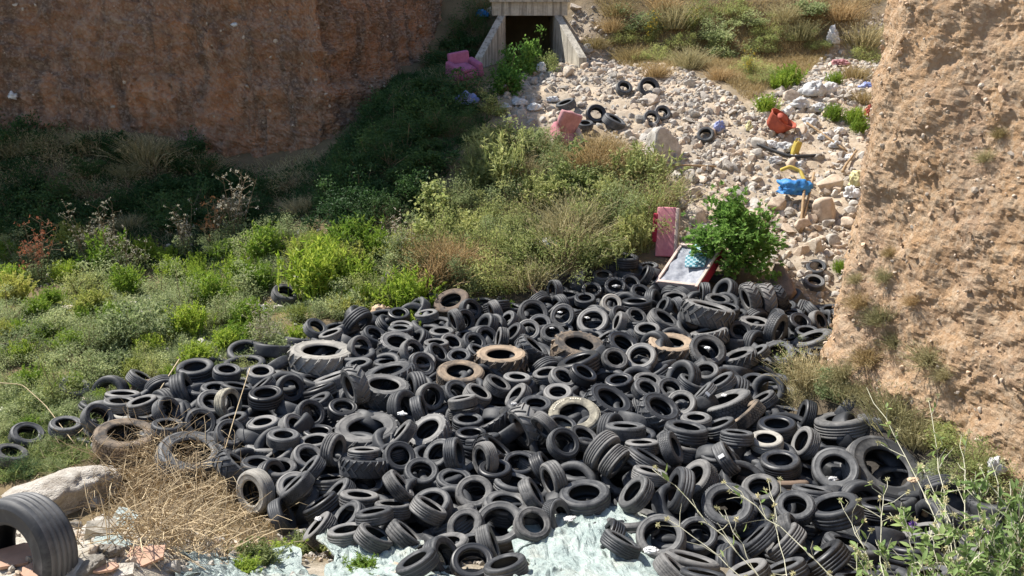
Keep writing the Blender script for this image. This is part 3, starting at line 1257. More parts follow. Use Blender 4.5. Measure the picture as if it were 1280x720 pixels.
def shape_set(kind, R, tw, hw, rb, tread):
    V, F = lathe(inner_profile(R, tw, hw, rb))
    inner = mesh_of('tyre_casing', V, F, True)
    sp = side_profile(R, tw, hw, rb)
    Va, Fa = lathe(sp)
    Vb, Fb = lathe(sp * np.array([1, -1]))
    s1 = mesh_of('sidewall', Va, Fa, True)
    s2 = mesh_of('sidewall', Vb, Fb[:, ::-1], True)
    if tread[0] == 'rib':
        V, F = lathe(tread_profile(R, tw, tread[1], tread[2], tread[3]), 72)
        t = mesh_of('tread', V, F[:, ::-1], True)
    elif tread[0] == 'slick':
        V, F = lathe(tread_profile(R, tw, tread[1], 0.004, 0.003), 72)
        t = mesh_of('tread', V, F[:, ::-1], True)
    elif tread[0] == 'block':
        V, F = lathe(np.array([(R - 0.016, -tw), (R - 0.018, -tw * .5), (R - 0.018, tw * .5), (R - 0.016, tw)]), 72)
        V2, F2 = blocks(R, tw, tread[1], tread[2], 0.02)
        t = mesh_of('tread', np.r_[V, V2], np.r_[F[:, ::-1], F2 + len(V)], False)
    else:
        V, F = lathe(np.array([(R - 0.016, -tw), (R - 0.006, -tw * .6), (R - 0.004, 0), (R - 0.006, tw * .6), (R - 0.016, tw)]), 72)
        V2, F2 = lugs(R, tw, tread[1], tread[2], tread[3], tread[4])
        t = mesh_of('tread', np.r_[V, V2], np.r_[F[:, ::-1], F2 + len(V)], False)
    return dict(inner=inner, s1=s1, s2=s2, tread=t, hw=hw, R=R, rb=rb)


SHAPES = {
    'c': [shape_set('c', .5, .138, .180, .290, ('rib', 4, .012, .015)), shape_set('c', .5, .150, .192, .305, ('rib', 3, .012, .014)),
          shape_set('c', .5, .132, .178, .280, ('block', 56, 5, .02)), shape_set('c', .5, .140, .186, .292, ('slick', 4)),
          shape_set('c', .5, .155, .196, .315, ('rib', 4, .011, .014)), shape_set('c', .5, .125, .170, .290, ('slick', 3))],
    'w': [shape_set('w', .5, .125, .165, .275, ('rib', 4, .010, .014)), shape_set('w', .5, .130, .165, .285, ('block', 44, 4, .02))],
    'l': [shape_set('l', .48, .165, .185, .275, ('lug', 18, .022, .085, .36)), shape_set('l', .475, .175, .195, .26, ('lug', 15, .03, .10, .44))],
}

COATS = {
    'k': mat_rubber('black_rubber', (0.020, 0.022, 0.026), (0.11, 0.111, 0.111), 0.20),
    'd': mat_rubber('dusty_black_rubber', (0.034, 0.035, 0.037), (0.155, 0.15, 0.143), 0.30, 0.75),
    'q': mat_rubber('deep_black_rubber', (0.014, 0.015, 0.018), (0.07, 0.07, 0.07), 0.12, 0.45),
    'g': mat_rubber('greyed_rubber', (0.055, 0.056, 0.057), (0.17, 0.165, 0.157), 0.30),
    'p': mat_rubber('chalky_rubber', (0.13, 0.125, 0.115), (0.34, 0.32, 0.28), 0.40, 0.85),
    't': mat_rubber('tan_dusted_rubber', (0.045, 0.040, 0.036), (0.30, 0.225, 0.155), 0.30, 0.9),
    'b': mat_rubber('brown_dusted_rubber', (0.055, 0.043, 0.037), (0.17, 0.12, 0.085), 0.40, 0.85),
    'm': mat_rubber('cream_dusted_rubber', (0.07, 0.065, 0.055), (0.38, 0.35, 0.27), 0.34, 0.85),
}
M_tread = mat_rubber('tread_rubber', (0.033, 0.036, 0.041), (0.12, 0.12, 0.12), 0.22, 0.58)
M_inner = mat_rubber('inner_liner', (0.008, 0.009, 0.011), (0.025, 0.025, 0.026), 0.15, 0.5)  # near-black, so the shade inside the tyre holes is partly in the colour
M_paper = mat_plain('white_paper', (0.8, 0.8, 0.78), (0.7, 0.7, 0.68), 0.6, 4, 0, 0)
WORD = {'k': 'black', 'g': 'greyed', 'p': 'chalky pale', 't': 'tan dusted', 'b': 'brown dusted', 'm': 'cream', 's': 'stickered black'}
KINDNAME = {'c': 'car_tyre', 'w': 'lorry_tyre', 'l': 'tractor_tyre'}
KINDWORD = {'c': 'car tyre', 'w': 'lorry tyre', 'l': 'tractor tyre'}


def pile_top(x, y):
    x = np.asarray(x, float)
    y = np.asarray(y, float)
    p = np.stack([x, y, 0 * x], -1)
    g = H(x, y)
    s = np.clip(soft_inside(PILE, x, y, 0.8) * 1.35 - .2, 0, 1)
    z = np.maximum(g + 0.17 + s * (0.05 + 0.16 * fbm(p * 0.5, 61, 2) - g - 0.17), g + 0.16)
    return z


def frame_of(u, v, r_, direc):
    d = ray(u, v)
    c = -d
    ex = RIGHT - (RIGHT @ c) * c
    ex /= np.linalg.norm(ex)
    ey = np.cross(c, ex)
    s = math.sqrt(max(0, 1 - r_ * r_))
    a = math.radians(direc)
    n = r_ * c + s * (math.cos(a) * ex + math.sin(a) * ey)
    return n / np.linalg.norm(n)


SPECS = []
for line in CAT.strip().splitlines():
    t, x, y, a, r_, d, k, co = line.split()
    o = TILES[t]
    SPECS.append([o[0] + float(x) * 3 / 16, o[1] + float(y) * 3 / 16, float(a) * 3 / 16, float(r_), float(d), k, co, True])
for line in OUT.strip().splitlines():
    u, v, a, r_, d, k, co = line.split()
    SPECS.append([float(u), float(v), float(a), float(r_), float(d), k, co, False])
# drop near duplicates noted on two overlapping enlargements
uniq = []
for s in SPECS:
    if any(math.hypot(s[0] - q[0], s[1] - q[1]) < 0.28 * min(s[2], q[2]) and abs(s[2] - q[2]) < 0.3 * s[2] and abs(s[3] - q[3]) < .25 for q in uniq):
        continue
    uniq.append(s)
SPECS = uniq

T = []
for i, (u, v, a, r_, d, k, co, inpile) in enumerate(SPECS):
    rg = np.random.default_rng(1000 + i)
    if co == 'k' and a != 74:
        co = rg.choice(['k', 'k', 'd', 'q', 'k', 'd', 'g', 'k'])
    n = frame_of(u, v, r_, d)
    sh = SHAPES[k][rg.integers(len(SHAPES[k]))]
    if a == 74:
        sh = SHAPES['w'][0]
    fc = hit(u, v, 0.0, pile_top) if inpile else hit(u, v, (0.24 if v < 200 else 0.12) if v < 300 or u < 30 else 0.30)
    dep = (fc - CAM) @ FWD
    D = 2 * a * dep / FPX
    lim = {'c': (0.46, 0.80), 'w': (0.55, 1.25), 'l': (0.6, 1.5)}[k] if inpile else (0.3, 1.2)
    D = min(max(D, lim[0]), lim[1])
    if k == 'c' and inpile:
        D *= 0.95
    ctr = fc - n * sh['hw'] * D
    T.append(dict(u=u, v=v, n=n, D=D, c=ctr, sh=sh, k=k, co=co, inpile=inpile, t0=np.linalg.norm(ctr - CAM), roll=rg.uniform(0, 6.28), sq=rg.uniform(0.94, 1.0) if k == 'c' else 1.0))

# ease the tyres apart along their own lines of sight until they rest on one another
n_t = len(T)
C0 = np.array([t['c'] for t in T])
Dv = np.array([t['D'] for t in T])
dirs = (C0 - CAM) / np.linalg.norm(C0 - CAM, axis=1)[:, None]
NS = 14
ring = []
for t in T:
    z = t['n']
    a = np.cross(z, [0.3, 0.5, 0.81])
    a /= np.linalg.norm(a)
    b_ = np.cross(z, a)
    w = np.linspace(0, 2 * math.pi, NS, endpoint=False)
    rad = (0.5 + t['sh']['rb']) / 2
    ring.append(t['D'] * rad * (np.cos(w)[:, None] * a + np.sin(w)[:, None] * b_))
ring = np.array(ring)
tube = np.array([t['D'] * (0.5 - t['sh']['rb']) / 2 * 0.5 + t['D'] * t['sh']['hw'] * 0.5 for t in T])
order = np.array([t['t0'] - (0.9 if t['k'] == 'l' and t['sh'] is not None and t['D'] > .95 else 0.25 if t['D'] > .9 else 0) for t in T])
off = np.zeros(n_t)
pairs = [(i, j) for i in range(n_t) for j in range(i + 1, n_t) if np.linalg.norm(C0[i] - C0[j]) < (Dv[i] + Dv[j]) * 0.5 + 0.5]
for it in range(45):
    C = C0 + dirs * off[:, None]
    mv = np.zeros(n_t)
    for i, j in pairs:
        dd = C[i] - C[j]
        if dd @ dd > ((Dv[i] + Dv[j]) * 0.5) ** 2:
            continue
        A = C[i] + ring[i]
        B = C[j] + ring[j]
        d2 = ((A[:, None, :] - B[None]) ** 2).sum(-1)
        pen = (tube[i] + tube[j]) * 0.78 - math.sqrt(d2.min())
        if pen > 0.005:
            s = 1 if order[i] < order[j] else -1          # the one nearer to begin with stays on top
            mv[i] -= s * pen * 0.28
            mv[j] += s * pen * 0.28
    off += np.clip(mv, -0.06, 0.06)
    off *= 0.985
    off = np.clip(off, -0.75, 0.6)
for i, t in enumerate(T):
    sc_ = (t['t0'] + off[i]) / t['t0'] if t['inpile'] else 1.0
    t['c'] = C0[i] + dirs[i] * (off[i] if t['inpile'] else 0.0)
    t['D'] *= sc_
    g = float(H(t['c'][0], t['c'][1]))
    t['off'] = off[i]


def tyre_matrix(t):
    z = Vector(t['n'])
    a = z.orthogonal().normalized()
    b_ = z.cross(a)
    R = Matrix((a, b_, z)).transposed()
    R = R @ Matrix.Rotation(t['roll'], 3, 'Z')
    S = Matrix.Diagonal((t['D'] * t['sq'], t['D'] / t['sq'] ** 0.5, t['D']))
    return Matrix.Translation(Vector(t['c'])) @ (R @ S).to_4x4()


M_lab = mat_plain('white_lettering', (0.75, 0.70, 0.58), (0.55, 0.5, 0.4), 0.8, 4, 0, 0)


def letter_marks():
    mb = MB()
    rg = random.Random(3)
    for k in range(15):
        w = 1.9 + (k - 7) * 0.12
        if rg.random() < 0.12:
            continue
        rr_ = 0.40
        c = np.array([rr_ * math.cos(w), rr_ * math.sin(w), 0.168])
        mb.box(c, (0.026, 0.030, 0.006), eul(0, 0, w))
    return mb.mesh('lettering', False, [M_lab])


def build_tyre(t, name):
    sh = t['sh']
    co = t['co']
    side = COATS['k' if co == 's' else co]
    lin = M_inner
    root = ob(name, sh['inner'], None, None, M_inner)
    tr = ob('tread', sh['tread'], root, None, M_tread if co in 'ks' else side)
    a = ob('sidewall', sh['s1'], root, None, side)
    b_ = ob('sidewall', sh['s2'], root, None, side)
    root.matrix_world = tyre_matrix(t)
    if co == 's':
        w = math.radians({True: 40, False: 40}[True])
        best = None
        # the paper label sticks on the part of the tread that faces the viewer most
        Rm = root.matrix_world.to_3x3()
        for k in range(48):
            q = 2 * math.pi * k / 48
            nn = (Rm @ Vector((math.cos(q), math.sin(q), 0))).normalized()
            s = nn.dot(Vector(CAM - t['c']).normalized()) + 0.35 * nn.z
            if best is None or s > best[0]:
                best = (s, q)
        mb = MB()
        q = best[1]
        mb.box((0.507 * math.cos(q), 0.507 * math.sin(q), 0.0), (0.012, 0.10, 0.17), eul(0, 0, q))
        ob('paper_label', mb.mesh('paper_label', False, [M_paper]), tr)
    if co == 'm' and t['k'] == 'w':
        ob('lettering', letter_marks(), a)
    t['ob'] = root
    return root


for t in T:
    build_tyre(t, KINDNAME[t['k']])

# ------------------------------------------------------------------ the uncountable rest of the heap, underneath
r = np.random.default_rng(99)
pl, ph = np.array(PILE).min(0), np.array(PILE).max(0)
lowV, lowF = [], []
prof = np.array([(.33, .12), (.345, .155), (.42, .165), (.475, .15), (.492, .12), (.5, .06), (.5, -.06), (.492, -.12), (.475, -.15), (.42, -.165), (.345, -.155), (.33, -.12), (.42, -.10), (.46, 0), (.42, .10), (.33, .12)])
LV, LF = lathe(prof, 34)
LF = LF[:, ::-1]
placed = []
nv = 0
RB = np.array([t['c'] + ring[i] for i, t in enumerate(T)])
CC = np.array([t['c'] for t in T])
G2 = np.array([(.29, .13), (.31, .165), (.40, .185), (.462, .17), (.484, .14), (.492, .085), (.480, .080), (.480, .070), (.498, .065), (.5, .01), (.486, .006), (.486, -.006), (.5, -.01), (.498, -.065), (.480, -.070), (.480, -.080), (.492, -.085), (.484, -.14), (.462, -.17), (.40, -.185), (.31, -.165), (.29, -.13), (.40, -.12), (.46, 0), (.40, .12), (.29, .13)])
GV, GF = lathe(G2, 40)
GF = GF[:, ::-1]
# tyres that plug the gaps of the top layer without touching it
plug = []
PX = np.array([(*project(t['c']), .5 * t['D'] * FPX / project(t['c'])[2]) for t in T])
for k in range(9000):
    if len(plug) >= 210:
        break
    p = r.uniform(pl, ph)
    if not inside(PILE, p[:1], p[1:2])[0]:
        continue
    z = float(pile_top(p[0], p[1])) + r.uniform(-.34, -.05)
    tilt = abs(r.normal(0, .7)) if r.uniform() < .7 else r.uniform(.9, 1.5)
    az = r.uniform(0, 6.28)
    n = np.array([math.sin(tilt) * math.cos(az), math.sin(tilt) * math.sin(az), math.cos(tilt)])
    a = np.cross(n, [.3, .5, .8])
    a /= np.linalg.norm(a)
    b_ = np.cross(n, a)
    D = r.uniform(.50, .64)
    c = np.array([p[0], p[1], z])
    w = np.linspace(0, 6.283, 14, endpoint=False)
    rg_ = c + D * .395 * (np.cos(w)[:, None] * a + np.sin(w)[:, None] * b_)
    dist = np.linalg.norm(CC - c, axis=1)
    if (dist < 1.0).sum() < 4 or dist.min() < .2:
        continue
    pu_, pv_, pd_ = project(c)
    if np.any((np.hypot(PX[:, 0] - pu_, PX[:, 1] - pv_) < PX[:, 3] * .85 + 4) & (pd_ < PX[:, 2] + .12)):
        continue
    near = np.where(dist < .5 * D + .5 * Dv)[0]
    bad = any(math.sqrt(((rg_[:, None] - RB[i][None]) ** 2).sum(-1).min()) < (tube[i] + .14 * D) * .80 for i in near)
    if bad or any(np.linalg.norm(q[0] - c) < .75 and math.sqrt(((rg_[:, None] - q[1][None]) ** 2).sum(-1).min()) < .28 * D * .8 for q in plug):
        continue
    plug.append((c, rg_))
    R = np.stack([a, b_, n], 1)
    lowV.append((GV * D) @ R.T + c)
    lowF.append(GF + nv)
    nv += len(GV)
print('plugs', len(plug), 'tyres', len(T))
for layer, (zoff, cnt, sp) in enumerate(((-0.27, 560, .43), (-0.48, 300, .56))):
    here = []
    for k in range(9000):
        if len(here) >= cnt:
            break
        p = r.uniform(pl, ph)
        if not inside(PILE, p[:1], p[1:2])[0]:
            continue
        if any((p[0] - q[0]) ** 2 + (p[1] - q[1]) ** 2 < sp ** 2 for q in here):
            continue
        here.append(p)
    for p in here:
        z = float(pile_top(p[0], p[1])) + zoff + r.normal(0, .04)
        tilt = abs(r.normal(0, .45)) if r.uniform() < .9 else r.uniform(.8, 1.3)
        az = r.uniform(0, 6.28)
        n = np.array([math.sin(tilt) * math.cos(az), math.sin(tilt) * math.sin(az), math.cos(tilt)])
        a = np.cross(n, [.3, .5, .8])
        a /= np.linalg.norm(a)
        b_ = np.cross(n, a)
        R = np.stack([a, b_, n], 1)
        D = r.uniform(.56, .70)
        z -= 0.12 * D * math.sin(tilt)
        lowV.append((LV * D) @ R.T + np.array([p[0], p[1], z]))
        lowF.append(LF + nv)
        nv += len(LV)
me = mesh_of('tyre_mass', np.concatenate(lowV), np.concatenate(lowF), True, [COATS['k']])
o = ob('tyre_mass', me)
tag(o, 'dark tyres packed underneath the visible top layer of the heap', None, None, 'stuff')
# ------------------------------------------------------------------ plants
L_bright = mat_leaf('bright_green_blades', (0.15, 0.27, 0.025), (0.34, 0.42, 0.07), 0.45)
L_mound = mat_leaf('pale_olive_blades', (0.23, 0.28, 0.09), (0.46, 0.47, 0.20), 0.5)
L_lime = mat_leaf('yellow_green_blades', (0.24, 0.30, 0.06), (0.42, 0.42, 0.12), 0.45)
L_olive = mat_leaf('olive_leaves', (0.175, 0.235, 0.07), (0.42, 0.44, 0.17), 0.5)
L_grey = mat_leaf('grey_green_leaves', (0.17, 0.23, 0.085), (0.42, 0.46, 0.23), 0.5)
L_dark = mat_leaf('shade_green_leaves', (0.030, 0.075, 0.022), (0.08, 0.15, 0.045), 0.35)  # dark tone puts part of the gully's deep shade into the leaf colour
L_fig = mat_leaf('fresh_green_leaves', (0.075, 0.175, 0.03), (0.18, 0.32, 0.07), 0.5, 0.75)
L_dry = mat_leaf('dry_straw_blades', (0.30, 0.22, 0.10), (0.45, 0.35, 0.18), 0.3, 0.8)
L_dryo = mat_leaf('half_dry_blades', (0.235, 0.22, 0.105), (0.45, 0.40, 0.22), 0.35, 0.8)
L_seed = mat_leaf('pale_seed_heads', (0.42, 0.38, 0.28), (0.62, 0.58, 0.46), 0.3, 0.9)
M_twig = mat_plain('dry_twig', (0.27, 0.20, 0.12), (0.17, 0.125, 0.075), 0.9, 9, 0, 0)
M_straw = mat_plain('pale_dead_stalk', (0.56, 0.455, 0.29), (0.40, 0.30, 0.175), 0.85, 5, 0, 0)
M_gstem = mat_plain('green_stem', (0.13, 0.17, 0.06), (0.10, 0.12, 0.05), 0.8, 9, 0, 0)
M_bark = mat_plain('grey_bark', (0.20, 0.17, 0.13), (0.11, 0.09, 0.07), 0.9, 9, 0.5, 0.01)
M_rust = mat_leaf('rusty_seed_heads', (0.30, 0.11, 0.05), (0.42, 0.18, 0.09), 0.2, 0.9)


def unit(a):
    return a / (np.linalg.norm(a, axis=-1, keepdims=True) + 1e-9)


def leaf_quads(c, d, up, L, W):
    """diamond leaves: centre c, direction d, rough up vector, length L and width W (arrays)"""
    d = unit(d)
    s = unit(np.cross(d, up))
    n = np.cross(s, d)
    L = L[:, None]
    W = W[:, None]
    v = np.stack([c - d * L * .5, c + s * W * .5 + n * W * .12 + d * L * 0.03, c + d * L * .5 - n * L * .1, c - s * W * .5 + n * W * .12 + d * L * 0.03], 1)
    return v.reshape(-1, 3), np.arange(len(c) * 4).reshape(-1, 4)


def blade_strip(base, d, bend, L, W):
    """two-piece bent blades: base points, start direction, bend vector"""
    d = unit(d)
    L = L[:, None]
    side = unit(np.cross(d, RNG.normal(size=d.shape)))
    W = W[:, None]
    mid = base + d * L * .55
    tip = mid + unit(d + bend) * L * .45
    v = np.stack([base - side * W * .5, base + side * W * .5, mid - side * W * .42, mid + side * W * .42, tip - side * W * .08, tip + side * W * .08], 1)
    n = len(base)
    i = np.arange(n)[:, None] * 6
    f = np.concatenate([i + np.array([[0, 1, 3, 2]]), i + np.array([[2, 3, 5, 4]])], 0)
    return v.reshape(-1, 3), f


def join(parts):
    vs, fs, n = [], [], 0
    for v, f in parts:
        vs.append(v)
        fs.append(f + n)
        n += len(v)
    return np.concatenate(vs), np.concatenate(fs)


def shrub_shape(seed, nclump=26, nleaf=2300, leaf=(.05, .09), asp=.42, hgt=.8, spread=.5, sigma=.085, upward=.3, twig=M_twig):
    r = np.random.default_rng(seed)
    k = r.normal(size=(nclump, 3))
    k = unit(k) * (r.uniform(0.25, 1, (nclump, 1)) ** .5)
    k[:, 2] = np.abs(k[:, 2]) * r.uniform(.45, 1.1, nclump)
    cl = k * np.array([spread, spread, hgt]) * (1 + .25 * r.normal(size=(nclump, 1)))
    cl[:, 2] = np.maximum(cl[:, 2], .06) + .03
    wts = r.uniform(.4, 1.6, nclump)
    wts /= wts.sum()
    a = r.choice(nclump, nleaf, p=wts)
    c = cl[a] + r.normal(size=(nleaf, 3)) * sigma * r.uniform(.6, 1.5, nclump)[a][:, None]
    c[:, 2] = np.abs(c[:, 2])
    d = unit(c - np.array([0, 0, .1])) * .8 + r.normal(size=(nleaf, 3)) * .8 + np.array([0, 0, upward])
    up = unit(r.normal(size=(nleaf, 3)) * .6 + np.array([0, 0, 1]))
    L = r.uniform(*leaf, nleaf)
    V, F = leaf_quads(c, d, up, L, L * asp * r.uniform(.8, 1.25, nleaf))
    mb = MB()
    for q in cl:
        m_ = q * .5 + r.normal(size=3) * .04
        m_[2] = abs(m_[2])
        mb.tube(np.array([[r.normal() * .02, r.normal() * .02, -.05], m_, q * 1.03]), [.010, .007, .003], 4, False)
    return mb.mesh('stem', False, [twig]), mesh_of('foliage', V, F, False)


def tuft_shape(seed, n=420, hgt=.55, spread=.25, wid=.016, bend=.6, lean=.55):
    r = np.random.default_rng(seed)
    b_ = np.c_[r.normal(size=(n, 2)) * spread * .45, np.zeros(n) - .02]
    d = np.c_[b_[:, :2] / spread * lean + r.normal(size=(n, 2)) * .22, np.ones(n)]
    bd = np.c_[b_[:, :2] / spread * bend + r.normal(size=(n, 2)) * .35, r.normal(size=n) * .25]
    L = hgt * r.uniform(.45, 1.1, n)
    V, F = blade_strip(b_, d, bd, L, np.full(n, wid) * r.uniform(.6, 1.4, n))
    # feathery side leaflets
    m_ = n * 2
    a = r.integers(n, size=m_)
    t = r.uniform(.35, 1, m_)[:, None]
    c = b_[a] + unit(d[a]) * L[a][:, None] * t * .95
    V2, F2 = leaf_quads(c, d[a] + r.normal(size=(m_, 3)) * .7, r.normal(size=(m_, 3)), r.uniform(.05, .09, m_), np.full(m_, .018))
    V, F = join([(V, F), (V2, F2)])
    return mesh_of('tuft_blades', V, F, False)


def feather_shape(seed, n=110, hgt=.46, leaflets=15):
    """dome of upright feathery shoots, each set with small narrow leaflets"""
    r = np.random.default_rng(seed)
    b_ = np.c_[r.normal(size=(n, 2)) * .085, np.zeros(n) - .02]
    az = r.uniform(0, 6.28, n)
    sp = np.abs(r.normal(0, .42, n))
    d = unit(np.c_[np.cos(az) * sp, np.sin(az) * sp, np.ones(n)])
    bd = np.c_[np.cos(az), np.sin(az), np.zeros(n)] * .35
    L = hgt * r.uniform(.55, 1.1, n) * (1 - .25 * sp)
    V, F = blade_strip(b_, d, bd, L, np.full(n, .012))
    m_ = n * leaflets
    a = np.repeat(np.arange(n), leaflets)
    t = r.uniform(.25, 1.0, m_)[:, None]
    c = b_[a] + d[a] * L[a][:, None] * t * .97 + bd[a] * L[a][:, None] * t * t * .3
    dd = d[a] * .7 + r.normal(size=(m_, 3)) * .75
    c = c + unit(dd) * .02
    V2, F2 = leaf_quads(c, dd, r.normal(size=(m_, 3)), r.uniform(.05, .10, m_), r.uniform(.012, .024, m_))
    V, F = join([(V, F), (V2, F2)])
    return mesh_of('tuft_blades', V, F, False)


def stalk_shape(seed, n=13, hgt=1.2, leafmul=1.0):
    """tall dead or flowering stalks with side twigs and pale seed heads"""
    r = np.random.default_rng(seed)
    mb = MB()
    seeds, leaves = [], []
    for k in range(n):
        b_ = np.r_[r.normal(size=2) * .10, -.03]
        az = r.uniform(0, 6.28)
        ln = r.uniform(.05, .35)
        h_ = hgt * r.uniform(.55, 1.1)
        tip = b_ + np.array([math.cos(az) * ln * h_, math.sin(az) * ln * h_, h_])
        mid = (b_ + tip) / 2 + r.normal(size=3) * .04
        mb.tube(np.array([b_, mid, tip]), [.008, .006, .003], 3, False)
        for q in range(9):
            t = r.uniform(.35, 1)
            p = (b_ * (1 - t) ** 2 + 2 * mid * t * (1 - t) + tip * t * t)
            e = p + np.array([r.normal() * .09, r.normal() * .09, r.uniform(.02, .12)])
            mb.tube(np.array([p, e]), [.004, .002], 3, False)
            seeds.append(e)
            leaves.append(p)
    seeds = np.array(seeds)
    m_ = len(seeds) * 5
    a = r.integers(len(seeds), size=m_)
    V, F = leaf_quads(seeds[a] + r.normal(size=(m_, 3)) * .016, r.normal(size=(m_, 3)), r.normal(size=(m_, 3)), r.uniform(.02, .04, m_), r.uniform(.014, .026, m_))
    leaves = np.array(leaves)
    m_ = int(len(leaves) * 6 * leafmul)
    a = r.integers(len(leaves), size=m_)
    c = leaves[a] * np.array([1, 1, r.uniform(.2, .8)]) + r.normal(size=(m_, 3)) * .06
    c[:, 2] = np.abs(c[:, 2])
    V2, F2 = leaf_quads(c, r.normal(size=(m_, 3)), r.normal(size=(m_, 3)), r.uniform(.04, .08, m_), r.uniform(.018, .03, m_))
    return mb.mesh('stalk', False), mesh_of('seed_flower_heads', V, F, False), mesh_of('foliage', V2, F2, False)


SHRUBS = [shrub_shape(400 + k, 22 + 3 * k, 2300) for k in range(4)]
FINE = [shrub_shape(420 + k, 34, 3400, (.030, .055), .34, .75, .5, .075) for k in range(3)]
BROAD = [shrub_shape(440 + k, 24, 1300, (.075, .12), .6, .9, .42, .08, .1) for k in range(2)]
DRYB = [shrub_shape(450 + k, 46, 900, (.04, .09), .16, .7, .5, .11) for k in range(2)]
TUFTS = [feather_shape(460 + k, 110 + 14 * k) for k in range(4)]
LONGG = [tuft_shape(470 + k, 420, .75, .34, .013, 1.0, .7) for k in range(3)]
STALKS = [stalk_shape(480 + k) for k in range(3)]
PLANTS = []


def put(o, u, v, wpx, nat, stretch=1.0, sink=0.0):
    p = hit(u, v)
    d = (p - CAM) @ FWD
    s = wpx * d / FPX / nat
    o.location = (p[0], p[1], p[2] - sink)
    o.scale = (s, s, s * stretch)
    o.rotation_euler = (random.uniform(-.08, .08), random.uniform(-.08, .08), random.uniform(0, 6.28))
    return o


def shrub(kind, mat, u, v, wpx, stretch=1.0, name='shrub', label=None, group=None, cat='shrub', word='leafy shrub'):
    st, fo = kind[random.randrange(len(kind))]
    root = ob(name, None)
    ob('stem', st, root)
    ob('foliage', fo, root, None, mat)
    put(root, u, v, wpx, 1.05, stretch)
    tag(root, label, cat, group)
    root['_word'] = word
    PLANTS.append(root)
    return root


def tuft(kind, mat, u, v, wpx, stretch=1.0, name='weed_tuft', label=None, group=None, cat='weed', word='feathery tuft'):
    o = ob(name, kind[random.randrange(len(kind))], None, None, mat)
    put(o, u, v, wpx, 0.52 if kind is TUFTS else 0.95, stretch)
    tag(o, label, cat, group)
    o['_word'] = word
    PLANTS.append(o)
    return o


def stalks(u, v, wpx, mat, leafmat, label=None, group='tall weed stalks', word='tall stalky weed', seedmat=None):
    st, se, fo = STALKS[random.randrange(3)]
    root = ob('stalky_weed', None)
    ob('stalk', st, root, None, mat)
    ob('seed_flower_heads', se, root, None, seedmat or L_seed)  # mesh of the seed heads at the twig ends; flowers on the yellow weeds
    ob('foliage', fo, root, None, leafmat)
    put(root, u, v, wpx, 0.75)
    tag(root, label, 'weed', group)
    root['_word'] = word
    PLANTS.append(root)
    return root


# bright green tufts
GT = 'bright green tufts on the weedy floor'
for u, v, w in [(45, 398, 52), (75, 356, 40), (20, 356, 40), (108, 402, 30), (215, 352, 58), (242, 345, 40), (300, 350, 46), (262, 388, 40), (402, 372, 60), (428, 378, 44), (447, 358, 40), (20, 418, 40), (322, 362, 36),
                (520, 392, 46), (514, 420, 40), (548, 418, 42), (634, 394, 38), (376, 428, 34), (128, 502, 34), (158, 488, 26), (212, 473, 24), (25, 480, 36), (456, 384, 40), (486, 404, 30),
                (135, 345, 44), (180, 330, 40), (280, 322, 44), (330, 318, 50), (395, 325, 44), (435, 315, 44), (470, 318, 40), (145, 415, 40), (190, 446, 36), (250, 455, 36), (290, 440, 36), (95, 440, 36), (60, 425, 34), (410, 345, 44), (5, 330, 50), (240, 420, 36), (160, 372, 40)]:
    tuft(TUFTS, L_bright, u + random.uniform(-6, 6), v + random.uniform(-4, 4), w * random.choice([.6, .8, .95, 1.1, 1.3]), random.uniform(.85, 1.15), group=GT, word='bright green tuft')
GS = 'bright green tufts on the gravel slope'
for u, v, w, lab in [(957, 142, 30, 'bright green tuft right above the orange basket'), (986, 108, 34, 'largest bright green tuft above the orange basket'), (974, 112, 26, 'bright green tuft between the two above the orange basket'),
                     (1042, 150, 24, 'green tuft on the debris spill, paler and wider of three'), (1068, 156, 26, 'green tuft upper of two near the cliff edge'), (1072, 165, 22, 'green tuft lower of two near the cliff edge'), (1043, 107, 20, 'small green tuft above the debris spill'),
                     (1090, 300, 16, 'tiny green tuft growing on the sandy cliff'), (1050, 340, 18, 'small green tuft by the two stacked tyres'), (968, 500, 24, 'green tuft at the foot of the cliff beside the heap')]:
    tuft(TUFTS, L_bright, u, v, w, 1.0, label=lab, group=GS)

# grey-green and olive bushes on the weedy floor
GW = 'bushes on the weedy floor'
WB = [(165, 430, 90), (215, 405, 74), (70, 500, 90), (140, 462, 84), (235, 452, 74), (290, 425, 66), (336, 442, 60), (420, 398, 70), (455, 372, 60), (482, 345, 64), (356, 452, 44), (312, 470, 44), (30, 520, 70), (110, 480, 70), (190, 475, 60), (60, 460, 66),
      (20, 445, 60), (110, 428, 60), (440, 392, 56), (398, 395, 50), (480, 372, 56), (508, 352, 60), (530, 340, 60), (270, 405, 56), (75, 530, 56), (120, 515, 40), (180, 458, 50), (310, 372, 50), (235, 375, 54), (100, 372, 54), (150, 396, 50), (390, 332, 50), (440, 335, 50), (300, 400, 46), (20, 490, 60)]
for k, (u, v, w) in enumerate(WB):
    shrub([SHRUBS, FINE, FINE][k % 3], [L_grey, L_grey, L_olive][(k * 7) % 3], u, v, w * random.choice([.75, .95, 1.1, 1.35]), random.uniform(.55, .95), group=GW, name='weed_bush', word=['grey-green bush', 'grey-green bush', 'olive bush'][(k * 7) % 3])
for u, v, w, rust in [(45, 355, 52, 1), (140, 345, 54, 0), (165, 352, 40, 0), (290, 305, 56, 0), (268, 318, 44, 1), (505, 330, 40, 0), (330, 440, 40, 0), (112, 335, 46, 0), (232, 320, 40, 0)]:
    stalks(u, v, w, M_twig, L_grey, seedmat=M_rust if rust else None, word='tall rusty weed stalk' if rust else 'tall pale weed stalk')

